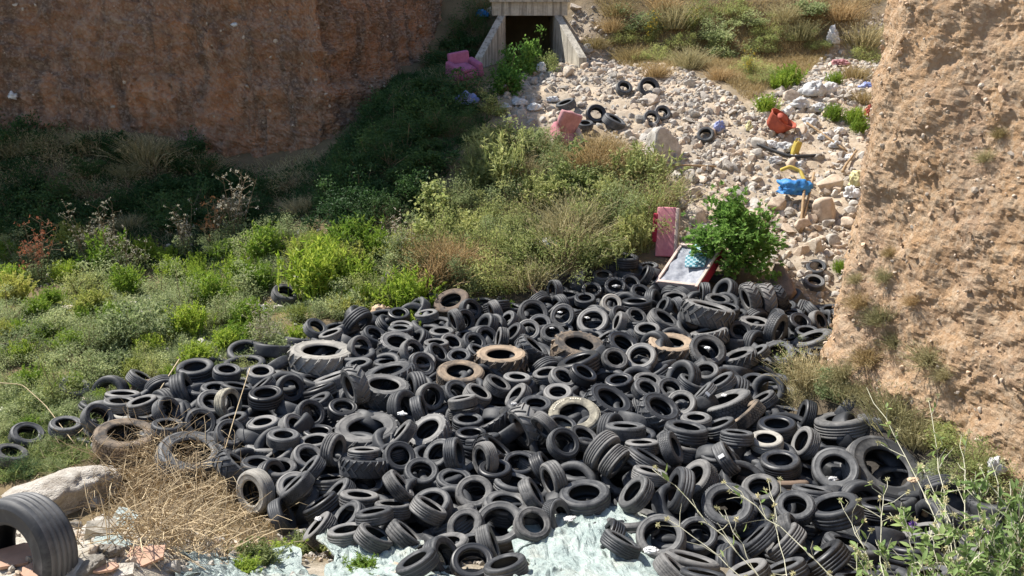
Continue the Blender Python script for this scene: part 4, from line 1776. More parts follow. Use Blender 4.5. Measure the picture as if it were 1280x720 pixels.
# the sunlit mound of brush in the middle
MOUND_PX = [(505, 335), (560, 250), (600, 200), (650, 175), (745, 190), (800, 225), (832, 262), (812, 318), (760, 330), (690, 346), (640, 372), (560, 362)]
GM = 'bushes on the sunlit mound'
rr = np.random.default_rng(31)
got = []
tries = 0
while len(got) < 58 and tries < 5000:
    tries += 1
    u, v = rr.uniform(500, 840), rr.uniform(170, 375)
    if not inside(MOUND_PX, np.array([u]), np.array([v]))[0]:
        continue
    if any(math.hypot(u - a, (v - b_) * 1.5) < 27 for a, b_ in got):
        continue
    if abs(u - 703) < 24 and 170 < v < 215 or abs(u - 683) < 16 and 316 < v < 345:
        continue
    got.append((u, v))
for k, (u, v) in enumerate(sorted(got, key=lambda q: q[1])):
    w = rr.uniform(46, 98)
    kk = k % 6
    if math.hypot(u - 545, (v - 345)) < 30 or (math.hypot(u - 760, v - 225) < 36 and kk % 2):
        tuft(LONGG, L_dry, u, v, w, rr.uniform(.7, .95), name='dry_grass_tuft', group='dry grass on the sunlit mound', cat='grass tuft', word='dry straw grass tuft')
    elif kk in (0, 3):
        shrub(FINE if k % 4 else SHRUBS, L_olive if kk else L_mound, u, v, w, rr.uniform(.75, 1.0), group=GM, word='olive bush')
    elif kk == 1:
        shrub(FINE, L_grey, u, v, w, rr.uniform(.75, 1.0), group=GM, word='grey-green bush')
    elif kk == 2 and k % 4 == 0:
        tuft(LONGG, L_dryo, u, v, w, rr.uniform(.8, 1.0), name='dry_grass_tuft', group='dry grass on the sunlit mound', cat='grass tuft', word='half-dry grass tuft')
    elif kk == 4 and k % 4 == 0:
        shrub(DRYB, L_dryo, u, v, w, rr.uniform(.8, 1.0), group=GM, name='dry_bush', word='dry twiggy bush')
    elif kk == 5 and k % 12 == 5:
        shrub(BROAD, L_olive, u, v, w * .8, rr.uniform(.8, 1.0), group=GM, word='broad-leaved bush')
    else:
        tuft(TUFTS, L_mound, u, v, w * .8, rr.uniform(.8, 1.1), name='weed_tuft', group='feathery weeds on the sunlit mound', word='pale feathery weed')

# shaded gully between the red cliff and the mound, and the talus under the cliff
GULLY_PX = [(450, 225), (490, 160), (548, 85), (590, 40), (608, 60), (600, 120), (575, 165), (545, 215), (500, 270), (440, 285), (425, 260)]
got, tries = [], 0
while len(got) < 44 and tries < 5000:
    tries += 1
    u, v = rr.uniform(400, 620), rr.uniform(5, 300)
    if not inside(GULLY_PX, np.array([u]), np.array([v]))[0] or any(math.hypot(u - a, v - b_) < 21 for a, b_ in got) or math.hypot(u - 581, v - 105) < 24:
        continue
    got.append((u, v))
for k, (u, v) in enumerate(got):
    shrub([SHRUBS, FINE, SHRUBS][k % 3], L_dark, u, v, rr.uniform(46, 74), rr.uniform(.6, .9), group='dark bushes in the shaded gully', word=['dark green bush', 'fine-leaved dark bush', 'dark green bush'][k % 3])  # leaves coloured dark where the cliff's cast shadow leaves them too bright
TALUS_PX = [(0, 185), (200, 200), (300, 222), (400, 245), (450, 275), (300, 288), (100, 292), (0, 297)]
got, tries = [], 0
while len(got) < 62 and tries < 9000:
    tries += 1
    u, v = rr.uniform(0, 450), rr.uniform(172, 296)
    if not inside(TALUS_PX, np.array([u]), np.array([v]))[0] or any(math.hypot(u - a, (v - b_) * 1.4) < 28 for a, b_ in got):
        continue
    got.append((u, v))
for k, (u, v) in enumerate(got):
    if k % 8 == 0:
        tuft(LONGG, L_dryo, u, v, rr.uniform(40, 70), rr.uniform(.5, .7), name='dry_grass_tuft', group='dry grass under the red cliff', cat='grass tuft', word='half-dry grass tuft')
    elif k % 5 in (1, 2, 4) or v > 250:
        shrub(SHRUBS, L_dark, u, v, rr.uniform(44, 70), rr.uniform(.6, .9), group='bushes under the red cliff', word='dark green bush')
    else:
        shrub(DRYB, L_dryo, u, v, rr.uniform(50, 80), rr.uniform(.6, .8), name='dry_bush', group='bushes under the red cliff', word='dry twiggy bush')
for u, v, w in [(30, 182, 70), (60, 190, 50), (330, 108, 26), (240, 190, 26)]:
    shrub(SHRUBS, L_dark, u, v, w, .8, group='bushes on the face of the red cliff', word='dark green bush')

for k in range(18):
    x_ = -17 + k * .49
    y_ = 24.4 - .10 * max(0, -12 - x_) * 1.4 + rr.uniform(-.25, .25)
    u_, v_, z_ = project([x_, y_, float(H(x_, y_))])
    if k % 3 == 2:
        tuft(LONGG, L_dryo, u_, v_, rr.uniform(45, 65), .7, name='dry_grass_tuft', group='dry grass under the red cliff', cat='grass tuft', word='half-dry grass tuft')
    else:
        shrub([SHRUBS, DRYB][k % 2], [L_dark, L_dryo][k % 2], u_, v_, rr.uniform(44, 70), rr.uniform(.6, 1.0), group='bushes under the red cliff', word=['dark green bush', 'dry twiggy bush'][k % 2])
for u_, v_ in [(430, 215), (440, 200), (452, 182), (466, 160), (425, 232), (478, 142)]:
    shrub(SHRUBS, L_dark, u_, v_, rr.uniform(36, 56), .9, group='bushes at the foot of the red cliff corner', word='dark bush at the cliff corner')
got2 = []
for k in range(900):
    u_, v_ = rr.uniform(0, 560), rr.uniform(305, 520)
    p_ = hit(u_, v_)
    if len(got2) >= 58 or not inside(WEED, p_[:1], p_[1:2])[0] or any(math.hypot(u_ - a, (v_ - b_) * 1.3) < 27 for a, b_ in got2) or (abs(u_ - 358) < 30 and 345 < v_ < 400):
        continue
    got2.append((u_, v_))
    j = len(got2)
    if j % 2 == 0:
        tuft(TUFTS, L_lime if j % 4 else L_bright, u_, v_, rr.uniform(22, 52), rr.uniform(.7, 1.1), group='yellowish tufts on the weedy floor', word='yellowish green tuft' if j % 4 else 'fresh green tuft')
    else:
        shrub(FINE if j % 3 else SHRUBS, L_grey, u_, v_, rr.uniform(40, 74), rr.uniform(.6, .9), group=GW, name='weed_bush', word='grey-green bush')
# culvert mouth
for u, v, w, s, lab in [(655, 92, 40, 1.2, 'leafy plant growing right in the dark culvert opening'), (684, 90, 34, 1.0, 'low green plant beside the right culvert wing wall'), (632, 118, 46, 1.2, 'green bush in front of the left culvert wing wall'),
                        (640, 100, 36, 1.3, 'bright bush between the culvert and the pale rubble'), (668, 84, 30, 1.5, 'tall leafy weed at the back of the culvert opening'), (612, 142, 40, .9, 'bush at the shade edge below the culvert'), (600, 178, 44, .9, 'weedy bush on the shade edge below the pink armchair')]:
    shrub(BROAD if s > 1.1 else SHRUBS, L_fig if s > 1.1 else L_olive, u, v, w, s, label=lab, group='plants at the culvert')

# dry grassy slope at the top
GTOP = 'bushes on the dry upper slope'
TOP = [(850, 62), (900, 72), (950, 66), (1000, 50), (822, 78), (930, 34), (870, 30), (980, 28), (1020, 62), (890, 50), (915, 20), (840, 36), (960, 48), (1010, 20), (1085, 78), (1078, 60), (940, 92), (800, 40), (780, 55), (860, 84), (955, 105)]
for k, (u, v) in enumerate(TOP):
    if k % 4 == 3:
        tuft(LONGG, L_dryo, u, v, random.uniform(44, 60), .8, name='dry_grass_tuft', group='dry grass on the upper slope', cat='grass tuft', word='half-dry grass tuft')
    else:
        shrub([FINE, SHRUBS, FINE, DRYB][k % 4], [L_olive, L_grey, L_olive, L_dryo][k % 4], u, v, random.uniform(40, 62), random.uniform(.6, .8), group=GTOP, word=['olive bush', 'grey-green bush', 'olive bush', 'dry bush'][k % 4])
L_yellow = mat_leaf('yellow_flowers', (0.55, 0.42, 0.03), (0.65, 0.52, 0.06), 0.2, 0.8)
for u, v, w, lab in [(936, 98, 20, 'slender weed with yellow flowers on the upper slope'), (862, 40, 22, 'broad weed with yellow flowers high on the slope'), (812, 55, 24, 'pale yellow flowering weed near the top of the slope')]:
    stalks(u, v, w, M_gstem, L_olive, lab, 'yellow flowering weeds', seedmat=L_yellow)
for u, v, w in [(765, 40, 40), (745, 60, 34), (790, 78, 44), (770, 20, 44), (830, 15, 50), (1050, 25, 50), (1068, 100, 40), (820, 96, 38), (900, 100, 36), (612, 12, 36), (640, 2, 30), (1080, 130, 36)]:
    tuft(LONGG, L_dry, u, v, w, .7, name='dry_grass_tuft', group='dry grass on the upper slope', cat='grass tuft', word='straw-coloured grass tuft')

# weeds at the foot of the gravel cliff
for k, (u, v, w) in enumerate([(985, 468, 60), (1010, 482, 70), (965, 480, 40), (1000, 450, 40), (1120, 532, 80), (1160, 520, 80), (1195, 560, 80), (1100, 505, 60), (1040, 490, 60), (1215, 600, 90), (1150, 555, 70), (1180, 600, 60), (1160, 470, 30), (1060, 500, 46)]):
    if k % 3 == 1:
        tuft(LONGG, L_dryo, u, v, w, .9, name='dry_grass_tuft', group='dry grass at the foot of the gravel cliff', cat='grass tuft', word='half-dry grass tuft')
    else:
        shrub(FINE if k % 2 else SHRUBS, L_grey if k % 3 else L_olive, u, v, w, .8, group='bushes at the foot of the gravel cliff', word='grey-green bush' if k % 3 else 'olive bush')
for u, v, w, m_ in [(320, 705, 60, L_olive), (350, 700, 46, L_bright), (378, 690, 50, L_olive), (455, 716, 46, L_bright), (420, 690, 34, L_olive), (305, 716, 40, L_bright)]:
    tuft(TUFTS, m_, u, v, w, .5, group='low weeds on the near bank', word='low green weed' if m_ is L_bright else 'low olive weed')
for u, v, w in [(35, 540, 30), (555, 438, 26), (560, 445, 18)]:
    tuft(TUFTS, L_bright, u, v, w, .8, group='weeds growing through tyres', word='small weed growing through a tyre')
tuft(LONGG, L_dry, 920, 440, 34, .6, name='dry_grass_tuft', label='dry straw tuft growing among tyres below the leafy tree', group='dry grass at the heap', cat='grass tuft')


# ------------------------------------------------------------------ the young leafy tree
for u, v, w, m_ in [(8, 545, 50, L_grey), (62, 560, 44, L_grey), (95, 545, 40, L_olive), (30, 592, 46, L_dark), (118, 575, 34, L_olive), (70, 590, 36, L_grey), (100, 525, 40, L_grey), (-10, 580, 60, L_olive)]:
    shrub(FINE, m_, u, v, w, .7, group=GW, name='weed_bush', word='low bush by the stray tyres')


def young_tree():
    r = np.random.default_rng(5)
    root = ob('fig_tree', None)
    p = hit(915, 348)
    d = (p - CAM) @ FWD
    Hh = 112 * d / FPX
    mb = MB()
    tips = []
    mb.tube(np.array([[0, 0, -.1], [.02, .02, .22], [.0, .03, .42]]) * Hh, np.array([.030, .024, .018]) * Hh, 7)
    for k in range(58):
        az = r.uniform(0, 6.28)
        e = r.uniform(.05, 1.5)
        L = r.uniform(.32, .52) * Hh
        b_ = np.array([0, .03, r.uniform(.12, .42)]) * Hh
        dv = np.array([math.cos(az) * math.cos(e), math.sin(az) * math.cos(e), math.sin(e) * 1.05])
        t = b_ + dv * L
        mb.tube(np.array([b_, (b_ + t) / 2 + [0, 0, .02 * Hh], t]), np.array([.010, .007, .003]) * Hh, 5, False)
        tips.append(t)
        tips.append((b_ + 2 * t) / 3)
    tips = np.array(tips)
    tr = ob('trunk', mb.mesh('trunk', True, [M_bark]), root)
    # lobed leaves: five fingers round the end of each stalk
    n = 2300
    a = r.integers(len(tips), size=n)
    c = tips[a] + r.normal(size=(n, 3)) * .058 * Hh
    parts = []
    dirs_ = unit(c - np.array([0, 0, .35 * Hh]) + r.normal(size=(n, 3)) * .25 * Hh)
    up = unit(r.normal(size=(n, 3)) * .35 + np.array([0, -.2, 1]))
    s = unit(np.cross(dirs_, up))
    Ls = r.uniform(.040, .072, n) * Hh
    for ang, f_ in ((0, 1.0), (.75, .85), (-.75, .85), (1.5, .6), (-1.5, .6)):
        dd = dirs_ * math.cos(ang) + s * math.sin(ang)
        parts.append(leaf_quads(c + dd * (Ls * f_ * .45)[:, None], dd, up, Ls * f_, Ls * f_ * .55))
    V, F = join(parts)
    ob('crown', mesh_of('crown', V, F, False, [L_fig]), root)
    root.location = p
    tag(root, 'young fig tree with a dense fresh green crown above the tyres', 'tree')


young_tree()
for u, v, w in [(690, 204, 40), (718, 206, 44), (704, 214, 46)]:
    shrub(FINE, L_olive, u, v, w, .9, group=GM, word='low olive bush')


# ------------------------------------------------------------------ straw brush on the near bank
def straw_brush():
    r = np.random.default_rng(12)
    c = hit(205, 640)
    root = ob('dead_brush', None, None, c)
    mb = MB()
    mb2 = MB()
    for k in range(1900):
        u, v = r.normal(213, 54), r.uniform(548, 700)
        u += (640 - v) * -.25
        p = hit(min(max(u, 85), 340), v) - c
        p[2] += r.uniform(0, .30) * (1 - abs(u - 215) / 170)
        az = r.uniform(0, 6.28)
        L = r.uniform(.18, .62)
        e = r.normal(.25, .45)
        d = np.array([math.cos(az) * math.cos(e), math.sin(az) * math.cos(e), math.sin(e)])
        bend = r.normal(size=3) * .12
        q = np.array([p, p + d * L * .35 + bend * .4, p + d * L * .7 + bend * .5 - [0, 0, .02], p + d * L - [0, 0, .12 * L]])
        (mb if r.uniform() < .75 else mb2).tube(q, np.array([1, .9, .7, .35]) * r.uniform(.003, .0062), 3, False)
    ob('pale_stalk', mb.mesh('pale_stalk', False, [M_straw]), root)
    ob('brown_twig', mb2.mesh('brown_twig', False, [M_twig]), root)
    tag(root, 'sprawling tangle of straw-coloured dead brush on the near bank', 'brush')
    for (u0, v0), (u1, v1), zt in (((55, 520), (0, 519), .5), ((345, 535), (245, 660), .75), ((330, 530), (262, 640), .6), ((60, 522), (118, 590), .3), ((180, 520), (150, 600), .35)):
        pass


straw_brush()


# ------------------------------------------------------------------ thistles and leafy weeds by the camera
M_thst = mat_plain('bleached_stem', (0.47, 0.45, 0.34), (0.33, 0.32, 0.22), 0.85, 5, 0, 0)
L_near = mat_leaf('soft_green_leaves', (0.13, 0.21, 0.06), (0.26, 0.34, 0.12), 0.4)
L_thorn = mat_leaf('thistle_heads', (0.50, 0.47, 0.26), (0.62, 0.58, 0.36), 0.3, 0.9)
L_purple = mat_leaf('purple_florets', (0.22, 0.09, 0.42), (0.34, 0.16, 0.55), 0.3, 0.8)


def at_depth(u, v, dep):
    d = ray(u, v)
    return CAM + d * (dep / (d @ FWD))


def near_plant(base_uv, base_dep, tips, label, leafy=1.0, purple=(), seed=0, heads=True):
    r = np.random.default_rng(seed)
    b0 = at_depth(*base_uv, base_dep)
    b0[2] = min(b0[2], float(H(b0[0], b0[1])) + 0.02)
    if b0[2] < float(H(b0[0], b0[1])) - .02:
        b0[2] = float(H(b0[0], b0[1])) - .02
    root = ob('thistle', None, None, b0)
    st, hd, lf, pu = MB(), [], [], []
    for (u, v, dep) in tips:
        tip = at_depth(u, v, dep) - b0
        b_ = r.normal(size=3) * [.05, .05, 0]
        mid = (b_ + tip) * .5 + np.array([0, 0, .10 * np.linalg.norm(tip)]) + r.normal(size=3) * .05
        ts = np.linspace(0, 1, 12)[:, None]
        q = b_ * (1 - ts) ** 2 + 2 * mid * ts * (1 - ts) + tip * ts ** 2 + r.normal(size=(12, 3)) * .006
        st.tube(q, np.linspace(.0038, .0018, 12), 4, False)
        hd.append(q[-1])
        for k in range(int(7 + 3 * leafy)):
            t = r.uniform(.25, .98)
            p = q[int(t * 11)]
            L = r.uniform(.07, .26) * (1.1 - t * .5)
            dv = unit(r.normal(size=3) * .7 + unit(tip) + np.array([0, 0, .35]))
            e = p + dv * L
            st.tube(np.array([p, (p + e) / 2 + r.normal(size=3) * .01, e]), [.0028, .0022, .0014], 3, False)
            hd.append(e)
            for w in range(int(2 * leafy + r.uniform())):
                lf.append((p + (e - p) * r.uniform(.1, .9), r.normal(size=3) + dv))
    for t in purple:
        pu.append(at_depth(*t) - b0)
    ob('stalk', st.mesh('stalk', False, [M_thst]), root)
    if heads:
        hd = np.array(hd)
        hd = hd[r.uniform(size=len(hd)) < .55]
        for h_ in hd[:60]:
            m_ = 18
            d = unit(r.normal(size=(m_, 3)) + np.array([0, 0, .4]))
            V, F = leaf_quads(d * .010, d, r.normal(size=(m_, 3)), r.uniform(.016, .032, m_), r.uniform(.005, .009, m_))
            ob('flower_head', mesh_of('flower_head', V, F, False, [L_thorn]), root, h_)
    if lf:
        c = np.array([x[0] for x in lf])
        d = np.array([x[1] for x in lf])
        m_ = len(c)
        up = unit(r.normal(size=(m_, 3)) * .5 + np.array([0, 0, 1]))
        L = r.uniform(.035, .075, m_)
        d = unit(d)
        s = unit(np.cross(d, up))
        nn = np.cross(s, d)
        W = L * r.uniform(.28, .42, m_)
        prof_ = [(0, .05), (.25, .8), (.5, 1), (.78, .6), (1, .02)]
        vs = []
        for t, w in prof_:
            base = c + d * (L * t)[:, None] - nn * (L * .18 * t * t)[:, None]
            vs += [base - s * (W * w * .5)[:, None] + nn * (W * w * .16)[:, None], base, base + s * (W * w * .5)[:, None] + nn * (W * w * .16)[:, None]]
        V = np.stack(vs, 1).reshape(-1, 3)
        i = np.arange(m_)[:, None] * 15
        F = np.concatenate([i + np.array([[k * 3 + e, k * 3 + e + 1, k * 3 + e + 4, k * 3 + e + 3]]) for k in range(4) for e in (0, 1)], 0)
        ob('foliage', mesh_of('foliage', V, F, True, [L_near]), root)
    for p in pu:
        m_ = 60
        d = unit(r.normal(size=(m_, 3)) + np.array([0, 0, .9]))
        V, F = leaf_quads(p + d * .014, d, r.normal(size=(m_, 3)), r.uniform(.02, .035, m_), np.full(m_, .006))
        ob('purple_flower', mesh_of('purple_flower', V, F, False, [L_purple]), root)
    tag(root, label, 'thistle', 'thistles at the near corner')
    return root


near_plant((1010, 770), 4.6, [(815, 585, 5.6), (905, 640, 5.0), (960, 600, 5.6), (835, 650, 5.2)], 'sparse bleached thistle with dead stalks across the lower tyres', .25, seed=1)
near_plant((1120, 760), 4.5, [(905, 605, 5.6), (1050, 625, 5.2), (1110, 600, 5.3), (1075, 690, 4.6), (1180, 600, 5.2)], 'bleached thistle with a few green leaves and one purple flower', .7, [(1141, 657, 4.8)], seed=2)
near_plant((1215, 750), 4.3, [(1085, 485, 6.0), (1160, 500, 5.8), (1200, 545, 5.4), (1150, 580, 5.3), (1240, 580, 5.2), (1110, 640, 4.9), (1180, 630, 4.8), (1230, 640, 4.7)], 'tall leafy thistle with long stalks reaching up the gravel cliff', 1.3, [(1235, 662, 4.7)], seed=3)
near_plant((1290, 740), 4.3, [(1205, 595, 5.0), (1260, 600, 5.0), (1290, 620, 4.8), (1240, 655, 4.6), (1275, 660, 4.6), (1205, 690, 4.5), (1255, 695, 4.4), (1220, 640, 4.8)], 'dense green leafy weed filling the corner below the gravel cliff', 3.2, seed=4, heads=False)
near_plant((1175, 745), 4.4, [(1130, 640, 4.8), (1160, 660, 4.7), (1100, 690, 4.6), (1150, 700, 4.5), (1060, 705, 4.6), (1190, 650, 4.7), (1210, 700, 4.4)], 'low green leafy weed in front of the lowest tyres', 2.4, seed=5, heads=False)


# ------------------------------------------------------------------ ground cover nobody could count
def grass(name, poly, n, lo, hi_, wid, mat, seed, label, lean=.5, scale=.9, thr=-.15, zo=0.0):
    r = np.random.default_rng(seed)
    q = np.array(poly)
    p = r.uniform(q.min(0), q.max(0), (n * 4, 2))
    p = p[inside(poly, p[:, 0], p[:, 1])]
    f = fbm(np.c_[p, 0 * p[:, 0]] * scale, seed, 3)
    p = p[f > thr][:n]
    z = H(p[:, 0], p[:, 1]) - .02 + zo
    m_ = len(p)
    d = np.c_[r.normal(size=(m_, 2)) * lean, np.ones(m_)]
    bd = np.c_[r.normal(size=(m_, 2)) * .9, r.normal(size=m_) * .3 - .2]
    V, F = blade_strip(np.c_[p, z], d, bd, r.uniform(lo, hi_, m_), np.full(m_, wid) * r.uniform(.6, 1.4, m_))
    o = ob(name, mesh_of(name, V, F, False, [mat]))
    tag(o, label, None, None, 'stuff')


def zpx(px):
    return zone(px)


grass('low_weeds', zpx([(-60, 300), (480, 300), (570, 330), (600, 385), (440, 410), (360, 430), (300, 462), (130, 515), (-60, 590)]), 46000, .06, .24, .016, L_grey, 201, 'low grey-green weeds between the tufts', .8)
grass('green_grass', zpx([(-60, 305), (480, 300), (570, 330), (640, 390), (440, 420), (360, 430), (300, 470), (130, 515), (-60, 590)]), 14000, .05, .17, .013, L_lime, 203, 'short bright grass between the bushes', .6, 1.1, .0)
grass('mound_grass', zpx(MOUND_PX), 7000, .12, .40, .010, L_dryo, 205, 'half-dry grass over the sunlit mound', .55, .8, -.4)
grass('mound_undergrowth', zpx(MOUND_PX), 16000, .08, .36, .018, L_olive, 206, 'olive undergrowth over the sunlit mound', .8, .8, -.3)
grass('slope_grass', zpx([(740, 5), (1100, 0), (1095, 60), (1040, 60), (990, 100), (935, 130), (880, 92), (790, 85), (755, 50)]) + zone([(1000, -40), (760, -40)]), 30000, .10, .34, .014, L_dry, 207, 'dry straw grass over the upper slope', .55, .7, -.45)
grass('cliff_foot_grass', zpx([(960, 470), (1040, 488), (1130, 500), (1215, 560), (1260, 640), (1215, 600), (1130, 520), (975, 512)]), 5000, .08, .36, .008, L_dryo, 208, 'dry grass along the foot of the gravel cliff', .6, .8, -.5)
grass('shade_grass', zpx([(-60, 160), (380, 190), (430, 200), (480, 140), (590, 30), (600, 120), (500, 290), (-60, 305)]), 9000, .10, .38, .014, L_dryo, 209, 'dry grass in the shade under the red cliff', .8, .6, -.25)
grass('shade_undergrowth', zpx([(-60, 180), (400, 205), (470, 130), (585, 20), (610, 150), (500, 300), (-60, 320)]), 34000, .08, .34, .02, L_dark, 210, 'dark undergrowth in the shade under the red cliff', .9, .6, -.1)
grass('corner_weeds', [(3.9, 9.4), (5.3, 9.3), (6.6, 7.2), (8.6, 3.5), (6.4, 3.2), (4.6, 6.0)], 9000, .08, .34, .012, L_dryo, 215, 'half-dry weeds at the near foot of the gravel cliff', .7, .8, -.5)
grass('bank_weeds', zpx([(-40, 500), (60, 500), (135, 515), (115, 575), (70, 595), (-40, 610)]), 9000, .06, .26, .014, L_olive, 213, 'low olive weeds by the stray tyres at the weed edge', .8, .8, -.6)
grass('bank_straw', zpx([(110, 600), (320, 600), (345, 660), (300, 705), (150, 680)]), 3500, .06, .26, .007, L_dry, 211, 'fine dead straw under the brush on the near bank', 1.2, .8, -.6)
# ------------------------------------------------------------------ rubbish
def cloth(name, c1, c2=None, rough=.9, scale=6):
    return mat_plain(name, c1, c2, rough, scale, .4, .01)


M_pinkc = cloth('faded_pink_fabric', (0.50, 0.26, 0.26), (0.36, 0.17, 0.18))
M_magenta = cloth('mauve_fabric', (0.38, 0.13, 0.23), (0.27, 0.09, 0.17))
M_crimson = cloth('crimson_fabric', (0.34, 0.025, 0.05), (0.25, 0.02, 0.04))
M_salmon = cloth('salmon_fabric', (0.56, 0.24, 0.26), (0.44, 0.16, 0.19))
M_creamf = cloth('cream_fabric', (0.54, 0.44, 0.38), (0.40, 0.30, 0.26))
M_greyf = cloth('grey_lining', (0.34, 0.35, 0.38), (0.15, 0.16, 0.19))
M_orange = cloth('orange_red_plastic', (0.42, 0.10, 0.055), (0.28, 0.06, 0.04), .7)
M_yellow = cloth('yellow_plastic', (0.58, 0.45, 0.09), (0.42, 0.32, 0.07), .65)
M_lemon = cloth('pale_yellow_plastic', (0.62, 0.57, 0.30), (0.44, 0.40, 0.20), .65)
M_blue = cloth('blue_plastic', (0.05, 0.24, 0.55), (0.03, 0.15, 0.38), .55)
M_navy = cloth('blue_grey_plastic', (0.12, 0.17, 0.42), (0.30, 0.33, 0.50), .5)
M_whitep = cloth('white_plastic', (0.68, 0.67, 0.65), (0.46, 0.45, 0.43), .65)
M_greyp = cloth('grey_debris', (0.55, 0.55, 0.54), (0.34, 0.34, 0.34), .8)
M_wood = cloth('weathered_wood', (0.36, 0.25, 0.14), (0.24, 0.16, 0.09))
M_board = cloth('reddish_board', (0.33, 0.16, 0.09), (0.22, 0.10, 0.06))
M_card = cloth('cardboard', (0.56, 0.42, 0.28), (0.44, 0.31, 0.20))
M_black = cloth('black_pipe', (0.025, 0.025, 0.027), (0.05, 0.05, 0.05), .5)
M_terra = cloth('terracotta_tile', (0.48, 0.30, 0.21), (0.38, 0.24, 0.17), .85)
M_teal0 = None


def mat_checks():
    m, nt, b = new_mat('teal_checked_cloth')
    co = coords(nt, 1, 'Object')
    ck = nt.nodes.new('ShaderNodeTexChecker')
    nt.links.new(co, ck.inputs[0])
    ck.inputs['Scale'].default_value = 17
    ck.inputs['Color1'].default_value = (0.04, 0.17, 0.22, 1)
    ck.inputs['Color2'].default_value = (0.30, 0.40, 0.43, 1)
    nt.links.new(ck.outputs[0], b.inputs['Base Color'])
    b.inputs['Roughness'].default_value = .9
    return m


M_teal = mat_checks()


def mat_sheet():
    m, nt, b = new_mat('pale_green_sheet')
    co = coords(nt)
    f = noise(nt, co, 5, 6, .7, .6)
    f2 = noise(nt, co, 1.6, 4, .6)
    c = stops2(nt, f, (0.21, 0.27, 0.26), (0.43, 0.49, 0.455), .3, .7)
    c = mixc(nt, stops2(nt, f2, (0, 0, 0), (.5, .5, .5), .5, .7), c, (0.42, 0.36, 0.27))
    nt.links.new(c, b.inputs['Base Color'])
    b.inputs['Roughness'].default_value = .35
    bump(nt, b, noise(nt, co, 22, 5, .7), .9, .03)
    return m


M_sheet = mat_sheet()
TRASH = []


def rounded(name, size, mat, parent, loc=(0, 0, 0), rot=(0, 0, 0), bev=.06, wob=.012, seed=0):
    """soft box: a bevelled, slightly lumpy cushion"""
    import bmesh
    bm = bmesh.new()
    bmesh.ops.create_cube(bm, size=1)
    for v in bm.verts:
        v.co = Vector((v.co.x * size[0], v.co.y * size[1], v.co.z * size[2]))
    bmesh.ops.bevel(bm, geom=bm.edges[:], offset=min(bev, min(size) * .45), segments=4, affect='EDGES', profile=.5)
    bmesh.ops.subdivide_edges(bm, edges=[e for e in bm.edges if e.calc_length() > .2], cuts=4, use_grid_fill=True)
    p = np.array([v.co[:] for v in bm.verts])
    d = wob * fbm(p * 5 + seed, 500 + seed, 3)
    for v, k in zip(bm.verts, d):
        v.co += v.co.normalized() * float(k)
    me = bpy.data.meshes.new(name)
    bm.to_mesh(me)
    bm.free()
    me.polygons.foreach_set('use_smooth', np.full(len(me.polygons), True))
    me.materials.append(mat)
    o = ob(name, me, parent, loc)
    o.rotation_euler = rot
    return o


def thing(name, u, v, label, cat, group=None, up=0.0, rot=(0, 0, 0), surf=None):
    p = hit(u, v, 0, surf)
    o = ob(name, None, None, (p[0], p[1], p[2] + up))
    o.rotation_euler = rot
    tag(o, label, cat, group)
    TRASH.append(o)
    return o, (p - CAM) @ FWD / FPX        # metres per photograph pixel


def scrap(name, u, v, w, h, mat, label, cat='plastic', group=None, seed=0, flatness=.5, up=.05, surf=None, ridg=.45, rz=None, squash=1.0):
    """crumpled bag, cloth or sheet: a folded closed skin"""
    p = hit(u, v, 0, surf)
    m_ = (p - CAM) @ FWD / FPX
    vv, ff = ico(4)
    n1 = fbm(vv * 1.4 + seed, 600 + seed, 3)
    n2 = 1 - 2 * np.abs(fbm(vv * 2.6 + seed, 640 + seed, 3))
    n3 = fbm(vv * 6 + seed, 660 + seed, 3)
    vv = vv * (1 + .75 * n1 + ridg * 1.0 * n2 + .22 * n3)[:, None]
    vv = vv / np.percentile(np.abs(vv), 97, axis=0)
    vv[:, 2] = np.where(vv[:, 2] < -.35, -.35, vv[:, 2])
    vv = vv * np.array([w * m_ / 2, max(w, h) * m_ / 2 * .7, h * m_ / 2 * 1.25 * squash])
    o = ob(name, mesh_of(name, vv, ff, True, [mat]), None, (p[0], p[1], p[2] + up + h * m_ * .2))
    o.rotation_euler = (0, 0, rz if rz is not None else random.uniform(-.5, .5))
    tag(o, label, cat, group)
    TRASH.append(o)
    return o


# mauve armchair in the shade
o, m_ = thing('armchair', 581, 108, 'mauve armchair dumped in the shaded gully bushes', 'armchair', None, .28, (.25, -.15, .5))
s = 42 * m_
se_ = rounded('seat', (.62 * s, .62 * s, .24 * s), M_magenta, o, (0, -.02, .12 * s), bev=.08, seed=1)
rounded('cushion', (.50 * s, .52 * s, .12 * s), M_magenta, se_, (0, -.04 * s, .17 * s), (.1, .1, .2), bev=.05, seed=41)
rounded('backrest', (.66 * s, .2 * s, .62 * s), M_magenta, o, (0, .33 * s, .34 * s), (-.25, 0, 0), seed=2)
rounded('armrest', (.18 * s, .7 * s, .42 * s), M_magenta, o, (-.38 * s, 0, .24 * s), (0, .1, 0), seed=3)
rounded('armrest', (.18 * s, .7 * s, .42 * s), M_magenta, o, (.38 * s, 0, .24 * s), (0, -.1, 0), seed=4)
